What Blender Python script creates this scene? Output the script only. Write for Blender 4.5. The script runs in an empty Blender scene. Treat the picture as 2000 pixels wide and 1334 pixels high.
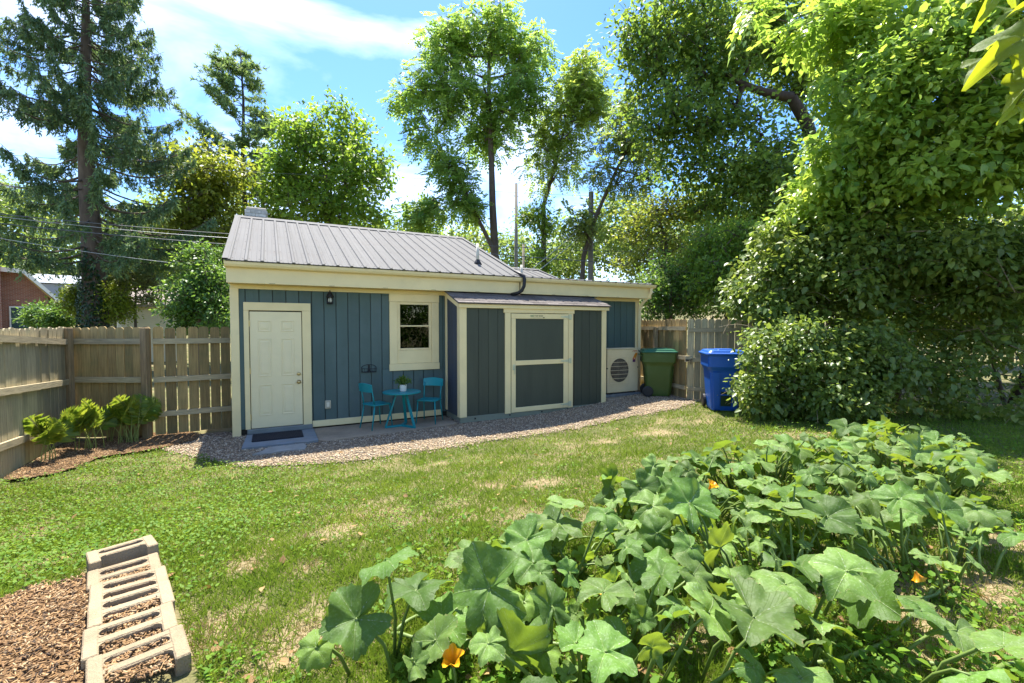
import bpy, math, random
import numpy as np
from mathutils import Vector, Matrix

R = math.radians
random.seed(7)
RNG = np.random.default_rng(11)
SC = bpy.context.scene
COL = SC.collection

# ------------------------------------------------------------------ camera, sky, sun, exposure
EYE = 1.85
YAW, PITCH, LENS = 28.0, 1.9, 16.0
cam_data = bpy.data.cameras.new('camera')
cam_data.lens = LENS
cam_data.sensor_width = 36.0
cam_data.clip_start = 0.05
cam_data.clip_end = 2000
cam = bpy.data.objects.new('camera', cam_data)
cam.location = (0, 0, EYE)
cam.rotation_euler = (R(90 - PITCH), 0, R(-YAW))
COL.objects.link(cam)
SC.camera = cam

SUN_EL, SUN_AZ = 66.0, 12.0          # azimuth from +Y towards +X
world = bpy.data.worlds.new('World')
SC.world = world
world.use_nodes = True
wn, wl = world.node_tree.nodes, world.node_tree.links
wn.clear()
w_out = wn.new('ShaderNodeOutputWorld')
w_bg = wn.new('ShaderNodeBackground')
w_bg.inputs['Strength'].default_value = 0.106
sky = wn.new('ShaderNodeTexSky')
sky.sky_type = 'NISHITA'
sky.sun_disc = False
sky.sun_elevation = R(SUN_EL)
sky.sun_rotation = R(SUN_AZ)
sky.air_density = 1.0
sky.dust_density = 0.3
sky.ozone_density = 2.0
tc = wn.new('ShaderNodeTexCoord')
mp = wn.new('ShaderNodeMapping')
mp.inputs['Scale'].default_value = (1.0, 1.0, 2.6)
mp.inputs['Rotation'].default_value = (0.1, 0.25, 0.4)
cn = wn.new('ShaderNodeTexNoise')
cn.inputs['Scale'].default_value = 2.1
cn.inputs['Detail'].default_value = 7
cn.inputs['Roughness'].default_value = 0.55
cn.inputs['Distortion'].default_value = 0.5
cr = wn.new('ShaderNodeValToRGB')
cr.color_ramp.elements[0].position = 0.46
cr.color_ramp.elements[1].position = 0.82
cr.color_ramp.elements[1].color = (0.8, 0.8, 0.8, 1)
mixc = wn.new('ShaderNodeMix'); mixc.data_type = 'RGBA'
mixc.inputs['B'].default_value = (8.6, 8.8, 9.2, 1)
wl.new(tc.outputs['Generated'], mp.inputs['Vector'])
wl.new(mp.outputs['Vector'], cn.inputs['Vector'])
wl.new(cn.outputs['Fac'], cr.inputs['Fac'])
wl.new(cr.outputs['Color'], mixc.inputs['Factor'])
hsv = wn.new('ShaderNodeHueSaturation'); hsv.inputs['Saturation'].default_value = 1.3; hsv.inputs['Hue'].default_value = .509
wl.new(sky.outputs['Color'], hsv.inputs['Color'])
wl.new(hsv.outputs['Color'], mixc.inputs['A'])
wl.new(mixc.outputs['Result'], w_bg.inputs['Color'])
wl.new(w_bg.outputs['Background'], w_out.inputs['Surface'])

sun_data = bpy.data.lights.new('sun', 'SUN')
sun_data.energy = 4.7
sun_data.angle = R(0.53)
sun_data.color = (1.0, 0.95, 0.86)
sun = bpy.data.objects.new('sun', sun_data)
sdir = Vector((math.sin(R(SUN_AZ)) * math.cos(R(SUN_EL)), math.cos(R(SUN_AZ)) * math.cos(R(SUN_EL)), math.sin(R(SUN_EL))))
sun.rotation_euler = sdir.to_track_quat('Z', 'Y').to_euler()
sun.location = (0, 20, 40)
COL.objects.link(sun)

SC.view_settings.view_transform = 'Standard'
SC.view_settings.look = 'None'
SC.view_settings.exposure = 1.76
SC.view_settings.gamma = 1.0
SC.view_settings.use_curve_mapping = False
SC.cycles.use_denoising = True
SC.cycles.max_bounces = 8
SC.cycles.transparent_max_bounces = 8
SC.cycles.caustics_reflective = False
SC.cycles.caustics_refractive = False

# ------------------------------------------------------------------ geometry helpers
FPX = LENS / 36.0 * 2000.0
_y, _p = R(YAW), R(PITCH)
FWD = np.array([math.sin(_y) * math.cos(_p), math.cos(_y) * math.cos(_p), -math.sin(_p)])
RGT = np.array([math.cos(_y), -math.sin(_y), 0.0])
UPV = np.cross(RGT, FWD)
CAM = np.array([0, 0, EYE])


def at(u, v, d):
    """world point seen at picture position (u, v) of the 2000 px photograph, d metres deep"""
    return CAM + (FWD + RGT * (u - 1000.0) / FPX - UPV * (v - 667.0) / FPX) * d


def on_z(u, v, z):
    r = FWD + RGT * (u - 1000.0) / FPX - UPV * (v - 667.0) / FPX
    return CAM + r * (z - EYE) / r[2]


def in_view(P, margin=0.35):
    q = P - CAM
    d = q @ FWD
    x = (q @ RGT) / np.maximum(d, 1e-3) * FPX / 1000.0
    y = (q @ UPV) / np.maximum(d, 1e-3) * FPX / 667.0
    return (d > 0.2) & (np.abs(x) < 1 + margin) & (np.abs(y) < 1 + margin)


def sstep(a, b, x):
    t = np.clip((np.asarray(x, float) - a) / (b - a), 0, 1)
    return t * t * (3 - 2 * t)


def gz(x, y):
    x = np.asarray(x, float); y = np.asarray(y, float)
    z = 0.36 * (1 - sstep(2.5, 6.6, y)) + 0.2 * sstep(4, 8.0, x) * sstep(3, 6.5, y) * (1 - sstep(14, 20, y))
    z = z + 9.0 * sstep(28, 80, y)
    return z


def nz(x, y, s=1.0, k=0.0):
    """cheap smooth pseudo noise 0..1"""
    x = np.asarray(x) * s + k * 7.1; y = np.asarray(y) * s - k * 3.3
    v = (np.sin(x * 1.7 + 1.3 * np.sin(y * 1.1 + k)) + np.sin(y * 2.3 + 1.7 * np.sin(x * 0.9 - k)) +
         0.6 * np.sin(x * 4.1 + y * 3.3 + 2 * np.sin(y * 2.7)) + 0.5 * np.sin(x * -3.7 + y * 5.9 + k) + 0.3 * np.sin(x * 9.1 + y * 7.7))
    return 0.5 + v / 5.4


class MB:
    def __init__(self):
        self.v = []; self.f = []

    def add(self, vs, fs):
        o = len(self.v)
        self.v.extend([tuple(map(float, p)) for p in vs])
        self.f.extend([tuple(i + o for i in f) for f in fs])
        return self

    def box(self, x0, x1, y0, y1, z0, z1):
        vs = [(x0, y0, z0), (x1, y0, z0), (x1, y1, z0), (x0, y1, z0), (x0, y0, z1), (x1, y0, z1), (x1, y1, z1), (x0, y1, z1)]
        fs = [(0, 3, 2, 1), (4, 5, 6, 7), (0, 1, 5, 4), (1, 2, 6, 5), (2, 3, 7, 6), (3, 0, 4, 7)]
        return self.add(vs, fs)

    def cbox(self, x0, x1, y0, y1, z0, z1, b=0.004):
        """box with chamfered edges"""
        b = min(b, (x1 - x0) * .45, (y1 - y0) * .45, (z1 - z0) * .45)
        X = (x0, x1); Y = (y0, y1); Z = (z0, z1)
        vs = []; ids = {}
        for i in (0, 1):
            for j in (0, 1):
                for k in (0, 1):
                    sx, sy, sz = 1 - 2 * i, 1 - 2 * j, 1 - 2 * k
                    for a in range(3):
                        ids[(i, j, k, a)] = len(vs)
                        vs.append((X[i] + (0 if a == 0 else sx * b), Y[j] + (0 if a == 1 else sy * b), Z[k] + (0 if a == 2 else sz * b)))
        fs = []
        for i in (0, 1):
            q = [ids[(i, 0, 0, 0)], ids[(i, 1, 0, 0)], ids[(i, 1, 1, 0)], ids[(i, 0, 1, 0)]]
            fs.append(tuple(q if i else q[::-1]))
            q = [ids[(0, i, 0, 1)], ids[(1, i, 0, 1)], ids[(1, i, 1, 1)], ids[(0, i, 1, 1)]]
            fs.append(tuple(q[::-1] if i else q))
            q = [ids[(0, 0, i, 2)], ids[(1, 0, i, 2)], ids[(1, 1, i, 2)], ids[(0, 1, i, 2)]]
            fs.append(tuple(q if i else q[::-1]))
        for i in (0, 1):
            for j in (0, 1):
                fs.append((ids[(i, j, 0, 0)], ids[(i, j, 1, 0)], ids[(i, j, 1, 1)], ids[(i, j, 0, 1)]))
                fs.append((ids[(i, 0, j, 0)], ids[(i, 1, j, 0)], ids[(i, 1, j, 2)], ids[(i, 0, j, 2)]))
                fs.append((ids[(0, i, j, 1)], ids[(1, i, j, 1)], ids[(1, i, j, 2)], ids[(0, i, j, 2)]))
                for k in (0, 1):
                    fs.append((ids[(i, j, k, 0)], ids[(i, j, k, 1)], ids[(i, j, k, 2)]))
        return self.add(vs, fs)

    def tube(self, pts, rad, n=8, cap=True):
        pts = [np.array(p, float) for p in pts]
        if not hasattr(rad, '__len__'):
            rad = [rad] * len(pts)
        vs = []; prev = None
        for i, p in enumerate(pts):
            t = pts[min(i + 1, len(pts) - 1)] - pts[max(i - 1, 0)]
            t = t / (np.linalg.norm(t) + 1e-9)
            if prev is None:
                a = np.cross(t, (0, 0, 1) if abs(t[2]) < .9 else (1, 0, 0))
            else:
                a = prev - t * (prev @ t)
            a = a / (np.linalg.norm(a) + 1e-9); prev = a
            b = np.cross(t, a)
            for k in range(n):
                th = 2 * math.pi * k / n
                vs.append(p + rad[i] * (a * math.cos(th) + b * math.sin(th)))
        fs = []
        for i in range(len(pts) - 1):
            for k in range(n):
                k2 = (k + 1) % n
                fs.append((i * n + k, i * n + k2, (i + 1) * n + k2, (i + 1) * n + k))
        if cap:
            fs.append(tuple(range(n))[::-1]); fs.append(tuple(range((len(pts) - 1) * n, len(pts) * n)))
        return self.add(vs, fs)

    def lathe(self, prof, c=(0, 0, 0), n=20, cap=True):
        vs = []
        for r, z in prof:
            for k in range(n):
                th = 2 * math.pi * k / n
                vs.append((c[0] + r * math.cos(th), c[1] + r * math.sin(th), c[2] + z))
        fs = []
        for i in range(len(prof) - 1):
            for k in range(n):
                k2 = (k + 1) % n
                fs.append((i * n + k, i * n + k2, (i + 1) * n + k2, (i + 1) * n + k))
        if cap:
            fs.append(tuple(range(n))[::-1]); fs.append(tuple(range((len(prof) - 1) * n, len(prof) * n)))
        return self.add(vs, fs)

    def loft(self, rings, cap=True):
        n = len(rings[0]); vs = [p for r in rings for p in r]; fs = []
        for i in range(len(rings) - 1):
            for k in range(n):
                k2 = (k + 1) % n
                fs.append((i * n + k, i * n + k2, (i + 1) * n + k2, (i + 1) * n + k))
        if cap:
            fs.append(tuple(range(n))[::-1]); fs.append(tuple(range((len(rings) - 1) * n, len(rings) * n)))
        return self.add(vs, fs)

    def prism(self, poly, y0, y1, axis='y'):
        """polygon (a, b) extruded along axis: 'y' -> (a, y, b); 'x' -> (x, a, b); 'z' -> (a, b, z)"""
        f = {'y': lambda a, b, t: (a, t, b), 'x': lambda a, b, t: (t, a, b), 'z': lambda a, b, t: (a, b, t)}[axis]
        n = len(poly)
        vs = [f(a, b, y0) for a, b in poly] + [f(a, b, y1) for a, b in poly]
        fs = [tuple(range(n)), tuple(range(n, 2 * n))[::-1]]
        for k in range(n):
            k2 = (k + 1) % n
            fs.append((k, k + n, k2 + n, k2))
        return self.add(vs, fs)

    def mesh(self, name, m, smooth=False):
        me = bpy.data.meshes.new(name)
        me.from_pydata(self.v, [], self.f)
        if m:
            me.materials.append(m)
        if smooth:
            me.polygons.foreach_set('use_smooth', [True] * len(me.polygons))
        me.update()
        import bmesh
        bm = bmesh.new(); bm.from_mesh(me)
        bmesh.ops.recalc_face_normals(bm, faces=bm.faces)
        bm.to_mesh(me); bm.free()
        return me

    def build(self, name, m, parent=None, smooth=False, loc=None):
        return obj(name, self.mesh(name, m, smooth), parent, loc)


def obj(name, me, parent=None, loc=None, rot=None, scale=None):
    o = bpy.data.objects.new(name, me)
    COL.objects.link(o)
    if parent is not None:
        o.parent = parent
    if loc is not None:
        o.location = loc
    if rot is not None:
        o.rotation_euler = rot
    if scale is not None:
        o.scale = scale
    return o


def tag(o, label=None, cat=None, group=None, kind=None):
    if label: o['label'] = label
    if cat: o['category'] = cat
    if group: o['group'] = group
    if kind: o['kind'] = kind
    return o


def thing(name, label, cat, loc=(0, 0, 0), rz=0.0, group=None):
    o = bpy.data.objects.new(name, None)
    o.empty_display_size = 0.2
    COL.objects.link(o)
    o.location = loc
    o.rotation_euler = (0, 0, rz)
    return tag(o, label, cat, group)


def np_mesh(name, V, F, m, rnd=None, smooth=False, attrs=None):
    """mesh straight from arrays; F is (n, k) with k corners for every face"""
    me = bpy.data.meshes.new(name)
    V = np.ascontiguousarray(V, dtype=np.float32); F = np.ascontiguousarray(F, dtype=np.int32)
    n, k = F.shape
    me.vertices.add(len(V)); me.vertices.foreach_set('co', V.ravel())
    me.loops.add(n * k); me.loops.foreach_set('vertex_index', F.ravel())
    me.polygons.add(n)
    me.polygons.foreach_set('loop_start', np.arange(0, n * k, k, dtype=np.int32))
    if m: me.materials.append(m)
    if rnd is not None:
        a = me.attributes.new('rnd', 'FLOAT', 'FACE')
        a.data.foreach_set('value', np.ascontiguousarray(rnd, dtype=np.float32))
    if smooth:
        me.polygons.foreach_set('use_smooth', np.ones(n, dtype=bool))
    me.update(calc_edges=True)
    return me


# ------------------------------------------------------------------ materials
MATS = {}


def nodes_of(name):
    m = bpy.data.materials.new(name); m.use_nodes = True
    nt = m.node_tree; nt.nodes.clear()
    return m, nt.nodes, nt.links


def rgba(c, k=1.0):
    return (min(c[0] * k, 1), min(c[1] * k, 1), min(c[2] * k, 1), 1)


def mat(name, base, rough=0.6, var=0.15, scale=6.0, stretch=(1, 1, 1), bump=0.0, bscale=40.0, bstretch=None, metal=0.0, spec=0.4,
        objvar=0.0, dirt=None, dirt_amt=0.0, dirt_scale=2.0, dirt_lo=0.5, world=False, coat=0.0, fine=0.0, fine_scale=90.0):
    if name in MATS: return MATS[name]
    m, n, l = nodes_of(name)
    out = n.new('ShaderNodeOutputMaterial'); b = n.new('ShaderNodeBsdfPrincipled')
    l.new(b.outputs[0], out.inputs[0])
    b.inputs['Roughness'].default_value = rough
    b.inputs['Metallic'].default_value = metal
    b.inputs['Specular IOR Level'].default_value = spec
    if coat: b.inputs['Coat Weight'].default_value = coat
    co = n.new('ShaderNodeTexCoord'); oi = n.new('ShaderNodeObjectInfo')
    src = co.outputs['Object']
    if world:
        g = n.new('ShaderNodeNewGeometry'); src = g.outputs['Position']
    off = n.new('ShaderNodeVectorMath'); off.operation = 'MULTIPLY_ADD'
    comb = n.new('ShaderNodeCombineXYZ')
    for i in range(3): l.new(oi.outputs['Random'], comb.inputs[i])
    l.new(comb.outputs[0], off.inputs[0]); off.inputs[1].default_value = (37, 53, 71) if not world else (0, 0, 0)
    l.new(src, off.inputs[2])

    def noise(sc, st, det=4, rg=0.6):
        mpn = n.new('ShaderNodeMapping'); mpn.inputs['Scale'].default_value = st
        l.new(off.outputs[0], mpn.inputs[0])
        t = n.new('ShaderNodeTexNoise'); t.inputs['Scale'].default_value = sc
        t.inputs['Detail'].default_value = det; t.inputs['Roughness'].default_value = rg
        l.new(mpn.outputs[0], t.inputs['Vector'])
        return t.outputs['Fac']

    def ramp(fac, lo, hi):
        mr = n.new('ShaderNodeMapRange'); mr.inputs['From Min'].default_value = lo; mr.inputs['From Max'].default_value = hi
        l.new(fac, mr.inputs['Value']); return mr.outputs[0]

    def mix(fac, a, c):
        x = n.new('ShaderNodeMix'); x.data_type = 'RGBA'
        if hasattr(fac, 'links'): l.new(fac, x.inputs['Factor'])
        else: x.inputs['Factor'].default_value = fac
        for s, val in (('A', a), ('B', c)):
            if hasattr(val, 'links'): l.new(val, x.inputs[s])
            else: x.inputs[s].default_value = val
        return x.outputs['Result']

    colr = mix(ramp(noise(scale, stretch), 0.3, 0.7), rgba(base, 1 - var), rgba(base, 1 + var))
    if fine:
        colr = mix(ramp(noise(fine_scale, stretch, 2), 0.35, 0.65), colr, rgba(base, 1 + fine))
    if dirt is not None:
        dn = ramp(noise(dirt_scale, (1, 1, 1), 6, 0.65), dirt_lo, dirt_lo + 0.22)
        mm = n.new('ShaderNodeMath'); mm.operation = 'MULTIPLY'; mm.inputs[1].default_value = dirt_amt
        l.new(dn, mm.inputs[0])
        colr = mix(mm.outputs[0], colr, rgba(dirt))
    if objvar:
        mr = n.new('ShaderNodeMapRange'); mr.inputs['To Min'].default_value = 1 - objvar; mr.inputs['To Max'].default_value = 1 + objvar
        l.new(oi.outputs['Random'], mr.inputs['Value'])
        hs = n.new('ShaderNodeHueSaturation'); l.new(mr.outputs[0], hs.inputs['Value']); l.new(colr, hs.inputs['Color'])
        colr = hs.outputs[0]
    l.new(colr, b.inputs['Base Color'])
    if bump:
        bn = n.new('ShaderNodeBump'); bn.inputs['Strength'].default_value = bump; bn.inputs['Distance'].default_value = 0.01
        l.new(noise(bscale, bstretch or stretch, 5), bn.inputs['Height']); l.new(bn.outputs[0], b.inputs['Normal'])
    MATS[name] = m
    return m


def leaf_mat(name, ca, cb, trans=0.45, rough=0.45, tcol=None, spec=0.4):
    """leaf: reflecting and letting light through, tone different from leaf to leaf"""
    if name in MATS: return MATS[name]
    ca, cb = [(c[0] * 1.05, c[1] * 1.0, c[2]) for c in (ca, cb)]
    m, n, l = nodes_of(name)
    out = n.new('ShaderNodeOutputMaterial'); b = n.new('ShaderNodeBsdfPrincipled'); t = n.new('ShaderNodeBsdfTranslucent')
    ms = n.new('ShaderNodeMixShader'); ms.inputs[0].default_value = trans
    a = n.new('ShaderNodeAttribute'); a.attribute_name = 'rnd'
    cr_ = n.new('ShaderNodeValToRGB')
    cr_.color_ramp.elements[0].color = rgba(ca); cr_.color_ramp.elements[1].color = rgba(cb)
    e = cr_.color_ramp.elements.new(0.6); e.color = rgba([(p * 0.62 + q * 0.38) for p, q in zip(ca, cb)])
    l.new(a.outputs['Fac'], cr_.inputs['Fac'])
    l.new(cr_.outputs[0], b.inputs['Base Color'])
    b.inputs['Roughness'].default_value = rough
    b.inputs['Specular IOR Level'].default_value = spec
    tm = n.new('ShaderNodeMix'); tm.data_type = 'RGBA'; tm.blend_type = 'MULTIPLY'; tm.inputs['Factor'].default_value = 1.0
    tm.inputs['B'].default_value = rgba(tcol or (1.0, 1.0, 0.45), 1)
    gm = n.new('ShaderNodeGamma'); gm.inputs['Gamma'].default_value = 0.70
    l.new(cr_.outputs[0], gm.inputs[0]); l.new(gm.outputs[0], tm.inputs['A'])
    l.new(tm.outputs['Result'], t.inputs['Color'])
    l.new(b.outputs[0], ms.inputs[1]); l.new(t.outputs[0], ms.inputs[2]); l.new(ms.outputs[0], out.inputs[0])
    MATS[name] = m
    return m


def pebble_mat(name, cols):
    m, n, l = nodes_of(name)
    out = n.new('ShaderNodeOutputMaterial'); b = n.new('ShaderNodeBsdfPrincipled'); l.new(b.outputs[0], out.inputs[0])
    a = n.new('ShaderNodeAttribute'); a.attribute_name = 'rnd'
    cr_ = n.new('ShaderNodeValToRGB'); el = cr_.color_ramp.elements
    cr_.color_ramp.interpolation = 'CONSTANT'
    el[0].color = rgba(cols[0]); el[0].position = 0; el[1].color = rgba(cols[-1]); el[1].position = 1 - 1 / len(cols)
    for i in range(1, len(cols) - 1):
        e = el.new(i / len(cols)); e.color = rgba(cols[i])
    l.new(a.outputs['Fac'], cr_.inputs['Fac']); l.new(cr_.outputs[0], b.inputs['Base Color'])
    b.inputs['Roughness'].default_value = 0.85
    b.inputs['Specular IOR Level'].default_value = 0.25
    return m


CREAM = mat('cream_paint', (0.78, 0.635, 0.335), 0.5, 0.05, 3, bump=0.05, bscale=60, bstretch=(1, 1, .2), dirt=(0.42, 0.38, 0.24), dirt_amt=0.25, dirt_scale=1.3, dirt_lo=0.55)
DOORP = mat('door_paint', (0.76, 0.645, 0.385), 0.4, 0.04, 3, bump=0.03, bscale=50, dirt=(0.5, 0.45, 0.3), dirt_amt=0.18, dirt_scale=1.6, dirt_lo=0.58)
BLUE = mat('blue_siding_paint', (0.066, 0.106, 0.097), 0.6, 0.12, 3, (1, 1, .25), bump=0.25, bscale=45, bstretch=(1, 1, .06), objvar=0.06, dirt=(0.11, 0.15, 0.15), dirt_amt=0.45, dirt_scale=0.9)
SHEDB = mat('shed_side_paint', (0.050, 0.062, 0.082), 0.6, 0.12, 3, (1, 1, .25), bump=0.2, bscale=45, bstretch=(1, 1, .06), objvar=0.05)
SHEDG = mat('shed_front_paint', (0.052, 0.060, 0.040), 0.6, 0.12, 4, (1, 1, .2), bump=0.25, bscale=45, bstretch=(1, 1, .06), objvar=0.06)
METALR = mat('metal_roofing', (0.126, 0.124, 0.120), 0.8, 0.10, 1.5, (4, .4, .4), bump=0.12, bscale=14, bstretch=(6, .3, .3), spec=.12, dirt=(0.105, 0.09, 0.08), dirt_amt=0.4, dirt_scale=2.4, dirt_lo=0.52, objvar=0.03)
SHINGLE = mat('asphalt_shingle', (0.14, 0.125, 0.115), 1.0, 0.25, 30, bump=0.5, bscale=160, objvar=0.22, spec=.05)
WOOD = mat('weathered_fence_wood', (0.31, 0.215, 0.085), 0.85, 0.30, 9, (5, 5, .35), bump=0.5, bscale=30, bstretch=(5, 5, .3), objvar=0.34, dirt=(0.16, 0.17, 0.07), dirt_amt=0.5, dirt_scale=1.6, dirt_lo=0.45)
WOODG = mat('grey_fence_wood', (0.38, 0.315, 0.18), 0.85, 0.28, 9, (5, 5, .35), bump=0.5, bscale=30, bstretch=(5, 5, .3), objvar=0.28, dirt=(0.20, 0.20, 0.11), dirt_amt=0.5, dirt_scale=1.3, dirt_lo=0.45)
RAIL = mat('fence_rail_wood', (0.38, 0.31, 0.18), 0.85, 0.25, 9, (.5, .5, 5), bump=0.4, bscale=30, objvar=0.15, dirt=(0.2, 0.19, 0.11), dirt_amt=0.4, dirt_scale=2)
PWOOD = mat('treated_post_wood', (0.25, 0.175, 0.09), 0.85, 0.3, 8, (4, 4, .4), bump=0.5, bscale=25, bstretch=(5, 5, .3), objvar=0.15, dirt=(0.13, 0.14, 0.06), dirt_amt=0.45, dirt_scale=2)
BARK = mat('tree_bark', (0.105, 0.08, 0.06), 0.95, 0.35, 7, (1, 1, .3), bump=0.9, bscale=14, bstretch=(1, 1, .25))
BARKD = mat('dark_bark', (0.05, 0.036, 0.027), 0.95, 0.35, 7, (1, 1, .3), bump=0.9, bscale=14)
CONC = mat('patio_concrete', (0.28, 0.22, 0.145), 0.9, 0.2, 3, bump=0.25, bscale=50, dirt=(0.14, 0.12, 0.085), dirt_amt=0.5, dirt_scale=2.2, dirt_lo=0.45, fine=0.25, fine_scale=60)
SLABB = mat('blue_grey_step', (0.17, 0.20, 0.215), 0.9, 0.18, 4, bump=0.25, bscale=40, dirt=(0.26, 0.23, 0.18), dirt_amt=0.55, dirt_scale=2.5, dirt_lo=0.48)
STONE = mat('flagstone', (0.27, 0.265, 0.23), 0.9, 0.2, 5, bump=0.3, bscale=40)
TEAL = mat('teal_powder_coat', (0.005, 0.215, 0.235), 0.42, 0.06, 4, spec=0.4)
BLACK = mat('black_iron', (0.012, 0.012, 0.013), 0.5, 0.2, 10)
RUBBER = mat('black_rubber', (0.016, 0.017, 0.022), 0.9, 0.3, 120, bump=0.8, bscale=220)
BRASS = mat('brass', (0.55, 0.42, 0.2), 0.3, 0.1, 10, metal=1.0)
GALV = mat('galvanised_hinge', (0.55, 0.55, 0.38), 0.45, 0.1, 20, metal=0.3)
GLASSD = None
POTW = mat('white_glazed_pot', (0.72, 0.70, 0.64), 0.3, 0.03, 5)
GREENP = mat('green_bin_plastic', (0.055, 0.092, 0.014), 0.45, 0.08, 3, bump=0.08, bscale=200, spec=0.35, dirt=(0.09, 0.12, 0.06), dirt_amt=0.25, dirt_scale=3)
GREENL = mat('green_lid_plastic', (0.010, 0.095, 0.045), 0.4, 0.08, 3, bump=0.08, bscale=200)
BLUEP = mat('blue_bin_plastic', (0.006, 0.075, 0.33), 0.42, 0.08, 3, bump=0.08, bscale=200, spec=0.4, dirt=(0.03, 0.10, 0.3), dirt_amt=0.25, dirt_scale=3)
ACB = mat('beige_steel_casing', (0.66, 0.55, 0.33), 0.45, 0.06, 2, dirt=(0.45, 0.37, 0.24), dirt_amt=0.3, dirt_scale=2.2, dirt_lo=0.5)
ACD = mat('fan_recess_shade', (0.075, 0.062, 0.045), 0.7, 0.2, 60)
CBLOCK = mat('concrete_block', (0.265, 0.205, 0.125), 0.95, 0.12, 20, bump=0.8, bscale=120, dirt=(0.14, 0.10, 0.06), dirt_amt=0.65, dirt_scale=5, dirt_lo=0.5, fine=0.22, fine_scale=140, objvar=0.12)
CHBRICK = mat('whitewashed_brick', (0.50, 0.49, 0.44), 0.9, 0.2, 14, bump=0.5, bscale=60, objvar=0.15)
MORTAR = mat('mortar', (0.30, 0.29, 0.26), 0.95, 0.2, 20, bump=0.3)
INNER = mat('interior_blackout', (0.03, 0.025, 0.018), 0.9, 0.1, 3)  # near-black walls: the unlit indoors is put into their colour
WIREM = mat('cable_sheath', (0.10, 0.105, 0.11), 0.6, 0.1, 3)
WIREL = mat('bare_cable', (0.45, 0.46, 0.45), 0.4, 0.1, 3, metal=0.5)
POLE = mat('utility_pole_wood', (0.22, 0.20, 0.175), 0.9, 0.25, 5, (3, 3, .2), bump=0.4, bscale=20, bstretch=(4, 4, .2))
PIPEW = mat('white_pipe', (0.55, 0.52, 0.42), 0.5, 0.15, 6, dirt=(0.3, 0.26, 0.18), dirt_amt=0.4)

# window glass: mostly clear with mirror-like reflection
gm_, gn_, gl_ = nodes_of('window_glass')
go_ = gn_.new('ShaderNodeOutputMaterial'); gt_ = gn_.new('ShaderNodeBsdfTransparent'); gg_ = gn_.new('ShaderNodeBsdfGlossy')
gf_ = gn_.new('ShaderNodeFresnel'); gf_.inputs['IOR'].default_value = 1.6
gx_ = gn_.new('ShaderNodeMixShader'); gg_.inputs['Roughness'].default_value = 0.01
gt_.inputs['Color'].default_value = (0.4, 0.39, 0.34, 1)
gl_.new(gf_.outputs[0], gx_.inputs[0]); gl_.new(gt_.outputs[0], gx_.inputs[1]); gl_.new(gg_.outputs[0], gx_.inputs[2]); gl_.new(gx_.outputs[0], go_.inputs[0])
GLASS = gm_

# ------------------------------------------------------------------ ground
def soil_mat(name, a, b_, c, s1=1.4, s2=9.0, lo=0.42, hi=0.6):
    m, n, l = nodes_of(name)
    out = n.new('ShaderNodeOutputMaterial'); b = n.new('ShaderNodeBsdfPrincipled'); l.new(b.outputs[0], out.inputs[0])
    g = n.new('ShaderNodeNewGeometry')

    def noise(s, d=5, r=0.62):
        t = n.new('ShaderNodeTexNoise'); t.inputs['Scale'].default_value = s; t.inputs['Detail'].default_value = d; t.inputs['Roughness'].default_value = r
        l.new(g.outputs['Position'], t.inputs['Vector']); return t.outputs['Fac']

    def mr(f, lo_, hi_):
        x = n.new('ShaderNodeMapRange'); x.inputs['From Min'].default_value = lo_; x.inputs['From Max'].default_value = hi_
        l.new(f, x.inputs['Value']); return x.outputs[0]

    def mix(f, p, q):
        x = n.new('ShaderNodeMix'); x.data_type = 'RGBA'; l.new(f, x.inputs['Factor'])
        for s, val in (('A', p), ('B', q)):
            if hasattr(val, 'links'): l.new(val, x.inputs[s])
            else: x.inputs[s].default_value = rgba(val)
        return x.outputs['Result']
    c1 = mix(mr(noise(s1), lo, hi), a, b_)
    c2 = mix(mr(noise(s2, 6, 0.7), 0.48, 0.7), c1, c)
    c3 = mix(mr(noise(s2 * 12, 2), 0.35, 0.75), c2, [x * 0.55 for x in c])
    if name == 'lawn_soil':
        ab = n.new('ShaderNodeAttribute'); ab.attribute_name = 'bare'
        c3 = mix(mr(ab.outputs['Fac'], .2, .9), c3, mix(mr(noise(60, 3), .3, .7), (.17, .135, .07), (.29, .225, .125)))
    l.new(c3, b.inputs['Base Color']); b.inputs['Roughness'].default_value = 0.95; b.inputs['Specular IOR Level'].default_value = 0.15
    bn = n.new('ShaderNodeBump'); bn.inputs['Strength'].default_value = 0.6; bn.inputs['Distance'].default_value = 0.02
    l.new(noise(55, 4), bn.inputs['Height']); l.new(bn.outputs[0], b.inputs['Normal'])
    return m


SOIL = soil_mat('lawn_soil', (0.085, 0.10, 0.03), (0.25, 0.20, 0.10), (0.14, 0.125, 0.055), lo=.46, hi=.66)
xs = np.concatenate([-np.geomspace(400, 4.2, 26), np.arange(-4, 9, 0.1), np.arange(9, 14, .2), np.geomspace(14.5, 400, 22)])
ys = np.concatenate([-np.geomspace(400, 4.5, 16), np.arange(-4, 1, .2), np.arange(1, 9, 0.1), np.arange(9, 13, .2), np.geomspace(13.5, 600, 34)])
gx, gy = np.meshgrid(xs, ys)
gV = np.stack([gx.ravel(), gy.ravel(), gz(gx, gy).ravel() + 0.012 * (nz(gx, gy, 3.1).ravel() - 0.5)], 1)
nx_ = len(xs); ii, jj = np.meshgrid(np.arange(nx_ - 1), np.arange(len(ys) - 1))
q0 = (jj * nx_ + ii).ravel()


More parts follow.
